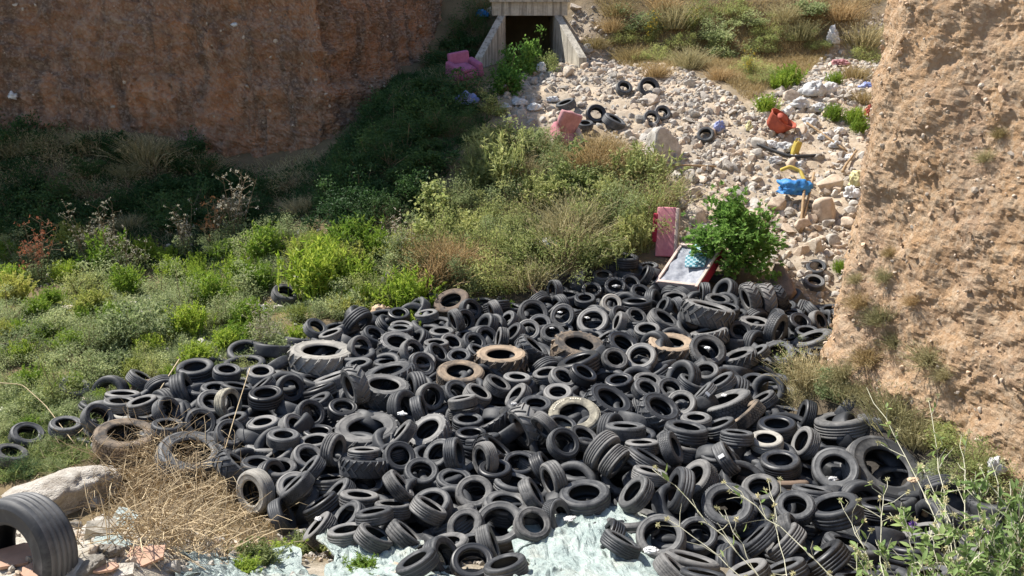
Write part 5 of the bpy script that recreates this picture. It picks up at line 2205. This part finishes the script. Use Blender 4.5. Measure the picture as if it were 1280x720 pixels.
# pink upholstered chair on the mound
o, m_ = thing('upholstered_chair', 704, 184, 'torn pink upholstered chair at the top of the sunlit mound', 'chair', None, .30, (.75, .25, .55))
s = 42 * m_
rounded('backrest', (.80 * s, .2 * s, .66 * s), M_pinkc, o, (0, .2 * s, .34 * s), (-.55, .15, .1), seed=5, wob=.14)
rounded('seat', (.74 * s, .6 * s, .22 * s), M_pinkc, o, (0, -.16 * s, .04 * s), bev=.07, seed=6, wob=.08)
rounded('armrest', (.15 * s, .56 * s, .34 * s), M_salmon, o, (-.42 * s, -.1 * s, .14 * s), seed=7, wob=.08)
rounded('armrest', (.15 * s, .56 * s, .34 * s), M_creamf, o, (.42 * s, -.1 * s, .14 * s), seed=8)
rounded('frame', (.7 * s, .5 * s, .16 * s), M_creamf, o, (0, -.16 * s, -.15 * s), seed=9, bev=.02)
# upright salmon mattress
o, m_ = thing('mattress', 831, 321, 'salmon pink mattress standing on edge beside the leafy tree', 'mattress', None, 0, (-.30, -.05, -.35))
rounded('cover', (24 * m_, .14, 62 * m_), M_salmon, o, (0, 0, 31 * m_), bev=.03, seed=10)
rounded('side_band', (4.5 * m_, .17, 60 * m_), M_creamf, o, (13.5 * m_, 0, 31 * m_), bev=.02, seed=11, wob=.005)
rounded('torn_lining', (8 * m_, .18, 36 * m_), M_crimson, o, (-13 * m_, .02, 36 * m_), bev=.04, seed=12, wob=.03)
# overturned sofa base
o, m_ = thing('sofa_base', 862, 356, 'overturned cream and crimson sofa base on top of the tyres', 'sofa', None, .34, (.46, -.08, -.66))
LX, LY, LZ = .92, 1.24, .22
rounded('end_panel', (LX, .05, LZ), M_creamf, o, (0, -LY / 2, 0), bev=.02, seed=13, wob=.004)
rounded('end_panel', (LX, .05, LZ), M_creamf, o, (0, LY / 2, 0), bev=.02, seed=14, wob=.004)
rounded('side_panel', (.05, LY + .04, LZ), M_crimson, o, (LX / 2, 0, 0), bev=.02, seed=15, wob=.004)
rounded('side_panel', (.05, LY + .04, LZ), M_crimson, o, (-LX / 2, 0, 0), bev=.02, seed=16, wob=.004)
for q, (cx, cy, sx, sy) in enumerate(((LX / 2 - .01, 0, .07, LY + .1), (-LX / 2 + .01, 0, .07, LY + .1), (0, -LY / 2 + .01, LX - .05, .07), (0, LY / 2 - .01, LX - .05, .07))):
    rounded('rail', (sx, sy, .045), M_creamf, o, (cx, cy, LZ / 2 + .018), bev=.015, seed=20 + q, wob=.003)
gxx, gyy = np.meshgrid(np.linspace(-LX / 2 + .05, LX / 2 - .05, 30), np.linspace(-LY / 2 + .05, LY / 2 - .05, 40))
gz = .11 + .05 * fbm(np.stack([gxx * 2.4 + gyy * 1.5, gyy * 1.2, 0 * gxx], -1) * 3, 71, 3) - .05 * np.exp(-((gxx / .25) ** 2))
ii = np.arange(gxx.size).reshape(gxx.shape)
qf = np.stack([ii[:-1, :-1], ii[:-1, 1:], ii[1:, 1:], ii[1:, :-1]], -1).reshape(-1, 4)
ob('lining', mesh_of('lining', np.stack([gxx, gyy, gz], -1).reshape(-1, 3), qf, True, [M_greyf]), o)
rounded('checked_cloth', (.42, .36, .04), M_teal, o, (.12, .08, .155), (.1, .1, .3), bev=.03, seed=31, wob=.03)
rounded('checked_cloth', (.46, .34, .04), M_teal, o, (.10, .46, .16), (-.1, .1, .1), bev=.03, seed=32, wob=.03)

# orange tub lying on its side
o, m_ = thing('laundry_basket', 966, 166, 'squashed orange-red plastic basket lying on its side among the stones', 'basket', None, .12, (.55, .55, 0.2))
s = 34 * m_
pr = np.array([(.02, 0), (.34, 0), (.38, .05), (.46, .5), (.50, .62), (.53, .64), (.53, .66), (.50, .66), (.44, .5), (.36, .06), (.02, .03)])
V, F = lathe(pr * s, 40)
V[:, 0] *= 1.05 + .20 * fbm(V * 3, 81, 3)
V[:, 1] *= .74 + .22 * fbm(V * 3, 82, 3)
V[:, 2] *= .8 + .25 * fbm(V * 3, 83, 3)
RIM = V.reshape(40, -1, 3)[:, 6]
ob('shell', mesh_of('shell', V, F[:, ::-1], True, [M_orange]), o)
mb = MB()
mb.tube(np.r_[RIM, RIM[:1]], .024 * s, 6, False)
ob('rim', mb.mesh('rim', True, [M_orange]), o)
rounded('lining', (.5 * s, .4 * s, .3 * s), M_orange, o, (.02, .02, .42 * s), (.2, .3, 0), seed=33, wob=.08, bev=.1)
# yellow canister
o, m_ = thing('canister', 992, 195, 'yellow plastic canister standing in the debris below the orange basket', 'canister', None, .02, (.2, .15, .4))
rounded('body', (9 * m_, 7 * m_, 18 * m_), M_yellow, o, (0, 0, 9 * m_), bev=.03, seed=34, wob=.012)
rounded('cap', (4 * m_, 4 * m_, 4 * m_), M_whitep, o, (2 * m_, 0, 20 * m_), bev=.02, seed=35, wob=0)
mb = MB()
mb.tube(np.array([[-4, 0, 17], [-4, 0, 21], [0, 0, 21.5], [0.5, 0, 18]]) * m_, 1.0 * m_, 6)
ob('handle', mb.mesh('handle', True, [M_yellow]), o)

scrap('plastic_bag', 990, 256, 40, 20, M_blue, 'bright blue plastic bag lying on the pink boulder', 'bag', None, 1, up=.28)
scrap('plastic_bag', 1070, 238, 20, 22, M_lemon, 'pale yellow plastic bag beside the gravel cliff', 'bag', None, 2, up=.12)
scrap('plastic_bag', 1064, 252, 20, 16, M_whitep, 'white plastic bag under the pale yellow bag', 'bag', None, 3, up=.12)
scrap('plastic_scrap', 1078, 256, 14, 9, M_whitep, 'white scrap against the gravel cliff by the white bag', 'scrap', None, 4, up=.1)
scrap('sack', 1040, 56, 15, 24, M_whitep, 'white sack standing high on the slope near the gravel cliff', 'sack', None, 5)
scrap('cloth', 684, 328, 24, 14, M_whitep, 'white cloth caught in the bushes above the tyres', 'cloth', None, 6, up=.35)
scrap('plastic_bag', 898, 166, 15, 14, M_navy, 'small blue bag beside the lone tyre on the gravel', 'bag', None, 7)
scrap('plastic_bag', 603, 30, 16, 11, M_blue, 'blue plastic bag in the shade beside the culvert', 'bag', None, 8, up=.25)
scrap('sack', 1242, 600, 22, 26, M_whitep, 'white sack among the weeds at the foot of the gravel cliff', 'sack', None, 9, up=.1)
scrap('sack', 676, 92, 14, 14, M_whitep, 'whitish sack on the sand in front of the culvert', 'sack', None, 10)
scrap('cardboard_box', 476, 402, 26, 20, M_card, 'crushed beige cardboard box at the weed edge of the heap', 'box', None, 11, up=.1, flatness=.9)
scrap('cloth', 488, 410, 18, 12, M_whitep, 'white rag under the crushed cardboard box', 'cloth', None, 12, up=.05)
scrap('cardboard_box', 1158, 668, 22, 22, M_card, 'torn brown cardboard between the lowest tyres and thistles', 'box', None, 13, up=.25)
scrap('plastic_sheet', 584, 136, 30, 18, M_navy, 'crumpled blue-grey sheet below the mauve armchair', 'sheet', None, 14, up=.15)
scrap('plastic_scrap', 936, 165, 10, 14, M_lemon, 'small yellow scrap beside the orange basket', 'scrap', None, 15)
scrap('plastic_scrap', 1050, 40 + 45, 22, 8, M_pinkc, 'reddish scrap in the grass below the white sack', 'scrap', None, 16, up=.1)
scrap('plastic_scrap', 1082, 112, 18, 8, M_navy, 'blue-grey scrap by the upper edge of the gravel cliff', 'scrap', None, 17, up=.05)
scrap('plastic_scrap', 1086, 148, 14, 16, M_orange, 'orange scrap against the gravel cliff', 'scrap', None, 18, up=.05)
for k, (u, v, w, h) in enumerate([(1015, 120, 30, 22), (1035, 118, 22, 16), (1000, 135, 24, 14), (1025, 140, 22, 12), (985, 145, 20, 14), (1012, 158, 18, 12), (980, 190, 22, 14), (962, 185, 18, 10), (1030, 175, 16, 10), (1045, 185, 18, 10), (1050, 168, 14, 10),
                                  (970, 205, 18, 10), (1000, 210, 16, 10), (1060, 200, 16, 9), (1004, 172, 12, 14), (650, 132, 20, 10), (668, 138, 18, 10), (690, 128, 16, 8), (632, 138, 16, 10)]):
    scrap('debris_sheet', u, v, w, h, [M_greyp, M_whitep, M_greyp][k % 3], None, 'scrap', 'grey and white scraps on the gravel slope', 30 + k, up=.02)
for k, (u, v, w, h) in enumerate([(734, 402, 7, 5), (884, 440, 8, 5), (1040, 606, 12, 9), (399, 656, 10, 9), (503, 524, 12, 9), (643, 511, 8, 6), (838, 466, 5, 5), (700, 395, 6, 4), (690, 415, 6, 4), (1140, 607, 16, 8), (813, 697, 18, 15), (770, 362, 10, 5), (712, 655, 16, 6), (905, 500, 8, 5), (765, 560, 8, 6)]):
    scrap('litter', u, v, w, h, [M_whitep, M_paper, M_greyp][k % 3] if k != 9 else M_card, None, 'litter', 'pale litter among the tyres', 60 + k, up=.06, surf=pile_top, ridg=.7, squash=.45)
def cliff_scrap(u, v, w, h, label, seed):
    d = ray(u, v)
    best = None
    # nearest point of the red cliff's face to this line of sight
    P = VL.reshape(-1, 3)
    q = P - CAM
    t = q @ d
    e = np.linalg.norm(q - t[:, None] * d, axis=1)
    p = P[int(np.argmin(e + .002 * t))]
    m_ = (p - CAM) @ FWD / FPX
    vv, ff = ico(3)
    vv = vv * (.8 + .9 * fbm(vv * 1.6 + seed, 700 + seed, 3) + .5 * fbm(vv * 4 + seed, 720 + seed, 2))[:, None] * np.array([w * .8, w * .5, h]) * m_ / 2
    o = ob('plastic_scrap', mesh_of('plastic_scrap', vv, ff, True, [M_whitep]), None, p + np.array([0, -.05, 0]))
    tag(o, label, 'scrap', 'scraps on the red cliff')
    TRASH.append(o)


cliff_scrap(16, 118, 16, 10, 'white plastic scrap snagged low on the shaded red cliff', 1)
cliff_scrap(294, 32, 14, 6, 'whitish scrap snagged high on the shaded red cliff', 2)


def line_thing(name, pts, rad, mat, label, cat, lift=.06, surf=None, sides=7):
    P = np.array([hit(u, v, 0, surf) + [0, 0, l if isinstance(l, (int, float)) else lift] for u, v, l in [(*p, lift) if len(p) == 2 else p for p in pts]])
    c = P.mean(0)
    mb = MB()
    n = max(2, (len(P) - 1) * 6 + 1)
    t = np.linspace(0, len(P) - 1, n)
    Q = np.stack([np.interp(t, np.arange(len(P)), P[:, k]) for k in range(3)], 1)
    if len(P) > 2:
        Q[1:-1] = (Q[:-2] + 2 * Q[1:-1] + Q[2:]) / 4
    mb.tube(Q - c, rad, sides)
    o = ob(name, mb.mesh(name, True, [mat]), None, c)
    tag(o, label, cat)
    TRASH.append(o)
    return o


line_thing('pipe', [(946, 187), (968, 196), (988, 203), (1026, 201)], .045, M_black, 'bent black pipe lying across the debris below the yellow canister', 'pipe', .14)
line_thing('pole', [(1008, 160), (1058, 196)], .028, M_wood, 'thin grey pole lying across the debris towards the gravel cliff', 'pole', .14)
line_thing('stick', [(1003, 258, .45), (1000, 294, .1)], .032, M_wood, 'short wooden stick propped below the blue bag', 'stick')
line_thing('stick', [(1015, 242, .5), (1003, 285, .15)], .03, M_wood, 'longer wooden stick leaning on the big pink boulder', 'stick')
line_thing('hose', [(974, 236, .45), (985, 234, .5), (998, 237, .45), (1006, 245, .3)], .045, M_yellow, 'curved yellow hose above the blue bag', 'hose')
line_thing('stick', [(188, 520, .15), (228, 482, .45)], .010, M_straw, 'pale wooden stick leaning beside the tan dusted lorry tyre', 'stick', .2)
line_thing('stick', [(840, 212), (895, 214)], .025, M_wood, 'thin stick lying below the largest grey boulder', 'stick', .12)
line_thing('branch', [(1070, 195), (1055, 215), (1052, 222)], .03, M_wood, 'dark branch lying beside the gravel cliff above the yellow bag', 'branch', .14)
line_thing('branch', [(0, 521, .55), (35, 520, .5), (62, 535, .35), (95, 565, .12)], .006, M_straw, 'long dead bramble arching over the tyres by the weeds', 'branch')
line_thing('branch', [(318, 520, .75), (300, 560, .55), (262, 640, .1)], .006, M_straw, 'long straw stalk rising from the dead brush', 'branch')

# boards, tiles, glass on the near bank
def slab(name, u, v, size, mat, label, cat, rot, up=.03, group=None, irregular=.1, seed=0):
    p = hit(u, v)
    r = np.random.default_rng(seed)
    k = 7
    w = np.sort(r.uniform(0, 6.28, k) * .25 + np.linspace(0, 6.28, k, endpoint=False) * .9)
    ring_ = np.stack([np.clip(np.cos(w) * 1.3, -1, 1) * size[0] / 2, np.clip(np.sin(w) * 1.3, -1, 1) * size[1] / 2], 1) * (1 + irregular * r.normal(size=(k, 1)))
    V = np.r_[np.c_[ring_, np.full(k, -size[2] / 2)], np.c_[ring_, np.full(k, size[2] / 2)]]
    F = [tuple(range(k))[::-1], tuple(range(k, 2 * k))] + [(i, (i + 1) % k, k + (i + 1) % k, k + i) for i in range(k)]
    o = ob(name, mesh_of(name, V, F, False, [mat]), None, (p[0], p[1], p[2] + up))
    o.rotation_euler = rot
    tag(o, label, cat, group)
    TRASH.append(o)


slab('floor_tile', 182, 703, (.30, .26, .025), M_terra, 'broken terracotta tile lying on the near rubble', 'tile', (.12, .05, .2), .05, seed=1)
slab('floor_tile', 20, 700, (.34, .30, .025), M_terra, 'pinkish tile inside the big lorry tyre', 'tile', (.05, .1, .5), .04, seed=2)
slab('floor_tile', 135, 715, (.16, .12, .02), M_terra, 'small terracotta shard at the lower edge of the rubble', 'tile', (.1, .1, 1), .04, seed=3)
slab('glass_pane', 142, 684, (.34, .26, .012), M_sheet, 'cracked bluish glass pane flat on the rubble', 'glass', (.08, .0, .1), .04, seed=4)
slab('glass_pane', 160, 664, (.36, .30, .012), M_sheet, 'dusty greenish glass pane leaning by the dead brush', 'glass', (.3, .1, -.3), .08, seed=5)
slab('concrete_block', 128, 672, (.26, .18, .12), M_conc, 'grey concrete block half buried beside the glass pane', 'block', (.3, .2, .6), .05, seed=6)
slab('floor_tile', 52, 716, (.26, .2, .025), M_terra, 'pale broken tile at the bottom beside the big lorry tyre', 'tile', (.1, .0, .9), .04, seed=7)
slab('floor_tile', 150, 718, (.2, .16, .02), M_white, 'white tile shard at the bottom edge of the rubble', 'tile', (.1, .0, .3), .04, seed=8)
slab('wooden_board', 672, 366, (.55, .20, .03), M_board, 'reddish wooden board under the tyres at the mound', 'board', (.2, .1, .2), .12, seed=9)


def crumpled_sheet(name, px, zbase, label, seed, nx=90, ny=52, amp=.045):
    P = [hit(u, v, 0.0) for u, v in px]
    a, b_, c, d = [np.array(p) for p in P]          # left-far, right-far, right-near, left-near
    s, t = np.meshgrid(np.linspace(0, 1, nx), np.linspace(0, 1, ny))
    Q = (a * (1 - s[..., None]) + b_ * s[..., None]) * (1 - t[..., None]) + (d * (1 - s[..., None]) + c * s[..., None]) * t[..., None]
    edge = np.minimum(np.minimum(s, 1 - s) * 3, np.minimum(t, 1 - t) * 2).clip(0, 1)
    wob = fbm(np.stack([s * 7, t * 5, 0 * s], -1), seed, 3)
    Q[..., 0] += .22 * wob * (1 - edge)
    Q[..., 1] += .25 * fbm(np.stack([s * 8, t * 5, 0 * s], -1), seed + 5, 3) * (1 - edge)
    g = H(Q[..., 0], Q[..., 1])
    ridge = 1 - 2 * np.abs(fbm(np.stack([s * 9 + t * 3, t * 6, 0 * s], -1), seed + 9, 4))
    Q[..., 2] = np.maximum(g, zbase * np.ones_like(g)) + .03 + amp * (.5 + .5 * ridge) * (.25 + .75 * edge) + .05 * fbm(np.stack([s * 22, t * 14, 0 * s], -1), seed + 3, 3)
    Q2 = Q.copy()
    Q2[..., 2] -= .012
    n = nx * ny
    ii = np.arange(n).reshape(ny, nx)
    f = np.stack([ii[:-1, :-1], ii[1:, :-1], ii[1:, 1:], ii[:-1, 1:]], -1).reshape(-1, 4)
    V = np.r_[Q.reshape(-1, 3), Q2.reshape(-1, 3)]
    rim = list(ii[0]) + list(ii[1:, -1]) + list(ii[-1, -2::-1]) + list(ii[-2:0:-1, 0])
    rf = np.array([(rim[k], rim[(k + 1) % len(rim)], rim[(k + 1) % len(rim)] + n, rim[k] + n) for k in range(len(rim))])
    o = ob(name, mesh_of(name, V, np.r_[f, f[:, ::-1] + n, rf], False, [M_sheet]))
    tag(o, label, 'sheet')
    TRASH.append(o)


crumpled_sheet('plastic_sheet', [(655, 674), (790, 668), (862, 735), (640, 735)], -.2, 'large crumpled pale green plastic sheet in front of the tyres', 811)
crumpled_sheet('plastic_sheet', [(400, 690), (520, 700), (600, 735), (420, 735)], -.2, 'pale green plastic sheet lying beside the lowest standing tyre', 821, 66, 40, .03)
crumpled_sheet('plastic_sheet', [(240, 695), (350, 700), (420, 735), (220, 735)], 0.0, 'greenish plastic sheet below the dead brush', 831, 60, 36, .03)

# little dry tufts rooted in the gravel cliff
PV = VR.reshape(-1, 3)
for k, (u, v, w) in enumerate([(1075, 380, 34), (1100, 400, 40), (1062, 430, 44), (1085, 450, 40), (1120, 430, 30), (1052, 470, 40), (1140, 380, 24), (1160, 450, 44), (1105, 350, 24), (1112, 318, 20), (1230, 200, 22), (1180, 470, 30), (1250, 170, 20), (1070, 350, 20)]):
    d = ray(u, v)
    q = PV - CAM
    tt = q @ d
    e = np.linalg.norm(q - tt[:, None] * d, axis=1)
    p = PV[int(np.argmin(e + .004 * tt))]
    o = ob('dry_grass_tuft', LONGG[k % 3], None, None, L_dryo if k % 3 else L_dry)
    s_ = w * ((p - CAM) @ FWD) / FPX / .95
    o.location = tuple(p)
    o.scale = (s_, s_, s_ * .8)
    o.rotation_euler = (.15, -.55, random.uniform(-.4, .4))
    tag(o, None, 'grass tuft', 'dry tufts on the gravel cliff')
    o['_word'] = 'dry tuft on the gravel cliff'
    PLANTS.append(o)
# ------------------------------------------------------------------ labels that single out each repeat
ORD = ['first', 'second', 'third', 'fourth', 'fifth', 'sixth', 'seventh', 'eighth', 'ninth', 'tenth', 'eleventh', 'twelfth', 'thirteenth', 'fourteenth', 'fifteenth', 'sixteenth', 'seventeenth', 'eighteenth', 'nineteenth', 'twentieth',
       'twenty-first', 'twenty-second', 'twenty-third', 'twenty-fourth', 'twenty-fifth']
bpy.context.view_layer.update()


def loc_of(o):
    return np.array(o.matrix_world.translation)


def auto_label(items, marks, prefix_of, dirs4):
    """items: objects; marks: [(phrase, world point)]; the label names the nearest mark, the way to go from it and the turn in that row"""
    rows = {}
    for o in items:
        p = loc_of(o)
        best = min(marks, key=lambda m_: np.linalg.norm((m_[1] - p)[:2]))
        d = p - best[1]
        if abs(d[0]) > abs(d[1]):
            w = dirs4[1] if d[0] > 0 else dirs4[0]
        else:
            w = dirs4[2] if d[1] > 0 else dirs4[3]
        rows.setdefault((prefix_of(o), best[0], w), []).append((np.linalg.norm(d[:2]), o))
    for (pre, ph_, w), lst in rows.items():
        lst.sort(key=lambda q: q[0])
        for k, (_, o) in enumerate(lst):
            o['label'] = f"{pre}, {ORD[k]} from the {ph_} {w}" if len(lst) > 1 else f"{pre} next from the {ph_} {w}"


# tyres: hand-written labels for the ones that stand out
def tyre_at(u, v, kind=None):
    c = [t for t in T if kind is None or t['k'] == kind]
    return min(c, key=lambda t: math.hypot(t['u'] - u, t['v'] - v))


HAND = [
    (402, 436, 'l', 'large chalky pale tractor tyre lying flat at the weed edge', 'chalky tractor tyre'),
    (480, 480, 'l', 'grey tractor tyre lying flat with deep chevron lugs', 'chevron tractor tyre'),
    (457, 531, 'l', 'dark lugged tractor tyre facing up with a wide black hole', 'wide-holed tractor tyre'),
    (626, 441, 'l', 'tan tractor tyre lying flat in the middle of the heap', 'tan tractor tyre'),
    (725, 427, 'l', 'tan muddied tractor tyre tilted over a long dark tyre', 'muddied tractor tyre'),
    (839, 427, 'l', 'ochre tractor tyre with clear diagonal lugs lying flat', 'ochre tractor tyre'),
    (576, 462, 'w', 'brown ringed lorry tyre lying flat with a smooth rim', 'brown ringed tyre'),
    (718, 516, 'w', 'cream dusted tyre with pale raised lettering on its sidewall', 'lettered cream tyre'),
    (157, 539, 'w', 'tan dusted lorry tyre lying flat beside the dead brush', 'tan lorry tyre'),
    (240, 562, 'w', 'large greyed lorry tyre half buried in dead brush', 'greyed lorry tyre'),
    (765, 379, 'c', 'small chalky pale tyre near the top of the heap', 'small chalky tyre'),
    (290, 504, 'c', 'cream dusted tyre standing behind a black tyre by the clod', 'cream car tyre'),
    (958, 547, 'c', 'pale grey car tyre lying on two black tyres', 'pale car tyre'),
    (886, 440, 'w', 'wide open lorry tyre beside the ochre tractor tyre', 'open lorry tyre'),
    (887, 381, 'l', 'lugged tractor tyre tipped up with a row of bright lug ends', 'tipped tractor tyre'),
    (533, 535, 'l', 'tractor tyre with a light grey rim leaning on the heap', 'light-rimmed tractor tyre'),
    (649, 537, 'l', 'tractor tyre standing with its chevron tread towards the viewer', 'upright chevron tyre'),
    (765, 497, 'l', 'big tractor tyre with stubby lugs beside the lettered tyre', 'stubby-lugged tyre'),
    (1110, 582, 'w', 'huge black lorry tyre leaning at the foot of the gravel cliff', 'huge lorry tyre'),
    (1045, 590, 'w', 'large black tyre standing upright with a thin rim near thistles', 'large upright tyre'),
    (965, 597, 'w', 'flat lorry tyre with a brownish upper edge between black tyres', 'brown-edged tyre'),
    (904, 498, 'w', 'long greyed lorry tyre lying tilted beneath the stickered tyre', 'long greyed tyre'),
    (312, 617, 'w', 'worn pale lorry tyre standing beside the dead brush', 'worn pale tyre'),
    (623, 652, 'c', 'round black tyre facing the viewer just above the plastic sheet', 'round facing tyre'),
    (825, 667, 'c', 'greyish upright tyre above a white scrap at the plastic sheet', 'greyish upright tyre'),
    (560, 695, 'c', 'black tyre standing on its tread at the bottom of the heap', 'lowest standing tyre'),
    (730, 614, 'c', 'thick black tyre lying flat with four tread grooves', 'thick grooved tyre'),
    (740, 400, 'c', 'worn grey tyre leaning back above the muddied tractor tyre', 'worn leaning tyre'),
    (563, 372, 'w', 'brown tyre half hidden under dry grass at the mound', 'brown grass-filled tyre'),
    (1052, 521, 'w', 'flat black lorry tyre lying by the grass at the cliff foot', 'cliff-foot tyre'),
    (8, 700, 'w', 'big dark lorry tyre propped upright on the near rubble', 'big bank tyre'),
    (358, 364, 'c', 'lone black tyre lying among the green tufts', 'lone weed tyre'),
    (489, 350, 'c', 'grey tyre half hidden in the bushes above the cardboard', 'bush tyre'),
    (12, 434, 'c', 'black tyre sunk in the bushes at the shady edge', 'sunken tyre'),
    (812, 108, 'c', 'black tyre leaning uppermost on the gravel slope', 'uppermost tyre'),
    (781, 108, 'c', 'black tyre with a white stone inside on the gravel slope', 'stone-filled tyre'),
    (746, 141, 'c', 'black tyre facing downhill above the bushes of the mound', 'downhill tyre'),
    (770, 148, 'c', 'black tyre lying against the white rock above the mound', 'rock-side tyre'),
    (706, 127, 'c', 'black tyre lying flat above the pink upholstered chair', 'chair tyre'),
    (732, 153, 'c', 'black tyre half sunk beside the pink upholstered chair', 'sunk chair tyre'),
    (815, 147, 'c', 'black tyre leaning in front of another above the largest boulder', 'front paired tyre'),
    (829, 140, 'c', 'black tyre leaning behind another above the largest boulder', 'rear paired tyre'),
    (882, 167, 'c', 'small lone tyre beside a blue bag on the gravel', 'bag-side tyre'),
    (1020, 332, 'c', 'black tyre lying upper of two by the dark brown boulder', 'upper boulder tyre'),
    (1018, 350, 'c', 'greyed tyre lying lower of two by the dark brown boulder', 'lower boulder tyre'),
    (876, 489, 's', 'black tyre on edge with a white paper label, by the long greyed tyre', 'labelled tyre'),
    (915, 569, 's', 'black tyre on edge with a white label, by the pale car tyre', 'lower labelled tyre'),
]
marks = []
done = set()
for u, v, k, lab, short in HAND:
    cands = [t for t in T if id(t) not in done and (t['co'] == 's' if k == 's' else t['k'] == k)]
    t = min(cands, key=lambda t: math.hypot(t['u'] - u, t['v'] - v))
    done.add(id(t))
    t['ob']['label'] = lab
    marks.append((short, np.array(t['c'])))
marks += [('overturned sofa base', hit(860, 350)), ('salmon mattress', hit(831, 320)), ('crushed cardboard box', hit(478, 402)), ('earth clod', hit(200, 490)), ('plastic sheet', hit(745, 690))]
for t in T:
    t['ob']['category'] = 'tyre'
    t['ob']['group'] = 'tyres dumped in a heap' if t['inpile'] else 'stray tyres away from the heap'


def tyre_prefix(o):
    t = o_t[o.name]
    nz = abs(t['n'][2])
    pose = 'lying flat' if nz > .86 else 'tilted' if nz > .5 else 'on edge'
    col_ = {'k': 'black', 'q': 'black', 'd': 'dusty', 'g': 'greyed', 'p': 'chalky', 't': 'tan', 'b': 'brown', 'm': 'cream', 's': 'black'}[t['co']]
    return f"{col_} {KINDWORD[t['k']]} {pose}"


o_t = {t['ob'].name: t for t in T}
auto_label([t['ob'] for t in T if id(t) not in done], marks, tyre_prefix, ('towards weeds', 'towards gravel cliff', 'uphill', 'downhill'))

M2 = [('lone weed tyre', hit(358, 364)), ('white weed rock', hit(255, 380)), ('pale shady rock', hit(88, 388)), ('chalky tractor tyre', hit(402, 440)), ('crushed cardboard box', hit(478, 402)), ('earth clod', hit(200, 490)), ('bush tyre', hit(489, 350)),
      ('white cloth', hit(684, 328)), ('pink chair', hit(704, 184)), ('salmon mattress', hit(831, 320)), ('mauve armchair', hit(581, 108)), ('culvert', hit(660, 90)), ('white sack', hit(1040, 56)), ('yellow flowers', hit(936, 98)), ('dead brush', hit(205, 640)),
      ('foot of red cliff', hit(415, 205)), ('red cliff base', hit(100, 195)), ('red cliff middle', hit(260, 215)), ('huge lorry tyre', hit(1110, 600)), ('cliff-foot tyre', hit(1052, 525)), ('fig tree', hit(915, 348)), ('brown grass-filled tyre', hit(563, 372)), ('sunken tyre', hit(12, 434))]
auto_label([o for o in PLANTS if not o.get('label')], M2, lambda o: o['_word'], ('towards red cliff', 'towards gravel cliff', 'uphill', 'downhill'))
for o in PLANTS:
    del o['_word']

M3 = [('largest grey boulder', hit(832, 195)), ('big pink boulder', hit(1032, 272)), ('orange basket', hit(966, 166)), ('yellow canister', hit(992, 195)), ('white sack', hit(1040, 56)), ('uppermost tyre', hit(812, 108)), ('bag-side tyre', hit(882, 167)), ('fig tree', hit(915, 348)),
      ('culvert', hit(665, 90)), ('pink chair', hit(704, 184)), ('black pipe', hit(1000, 202)), ('blue bag', hit(990, 258)), ('dark brown boulder', hit(978, 372)), ('yellowish rock', hit(905, 128))]
MATWORD = {'pale_limestone': 'cream', 'grey_limestone': 'grey', 'pinkish_stone': 'pinkish', 'white_rubble_rock': 'white', 'grey_debris': 'grey', 'white_plastic': 'white'}
auto_label([o for o in ROCK_THINGS if not o.get('label')], M3, lambda o: 'small ' + MATWORD.get(o.material_slots[0].material.name, 'pale') + ' rock', ('towards red cliff', 'towards gravel cliff', 'uphill', 'downhill'))
auto_label([o for o in TRASH if not o.get('label') and o['category'] == 'scrap'], M3, lambda o: 'crumpled ' + MATWORD.get(o.material_slots[0].material.name, 'pale') + ' scrap', ('towards red cliff', 'towards gravel cliff', 'uphill', 'downhill'))
auto_label([o for o in TRASH if not o.get('label')], marks, lambda o: 'pale bit of litter', ('towards weeds', 'towards gravel cliff', 'uphill', 'downhill'))
# ------------------------------------------------------------------ camera, light, sky
cam = bpy.data.cameras.new('camera')
cam.sensor_width = 36.0
cam.lens = FPX / 1280.0 * 36.0
cam.clip_start = 0.05
cam.clip_end = 600
co_ = bpy.data.objects.new('camera', cam)
COL.objects.link(co_)
co_.location = tuple(CAM)
co_.rotation_euler = (math.radians(90) - PITCH, 0, 0)
sc.camera = co_

SUN = Vector((-0.51, 0.345, 0.788)).normalized()
el = math.asin(SUN.z)
rot = math.atan2(SUN.x, SUN.y)
w = bpy.data.worlds.new('World')
sc.world = w
w.use_nodes = True
nt = w.node_tree
bg = nt.nodes['Background']
sky = nt.nodes.new('ShaderNodeTexSky')
sky.sky_type = 'NISHITA'
sky.sun_disc = False
sky.sun_elevation = el
sky.sun_rotation = rot
sky.altitude = 200
nt.links.new(sky.outputs[0], bg.inputs[0])
bg.inputs[1].default_value = 0.10
sl = bpy.data.lights.new('sun', 'SUN')
sl.energy = 4.8
sl.angle = math.radians(0.53)
sl.color = (1.0, 0.955, 0.88)
so = bpy.data.objects.new('sun', sl)
COL.objects.link(so)
so.rotation_euler = SUN.to_track_quat('Z', 'Y').to_euler()
so.location = (-20, 20, 30)

sc.view_settings.view_transform = 'Standard'
sc.view_settings.look = 'None'
sc.view_settings.gamma = 1
sc.view_settings.exposure = 0.96
sc.view_settings.use_curve_mapping = False
sc.cycles.max_bounces = 5
sc.cycles.diffuse_bounces = 3
sc.cycles.glossy_bounces = 2
sc.cycles.transmission_bounces = 3
sc.cycles.transparent_max_bounces = 6
sc.cycles.use_denoising = True
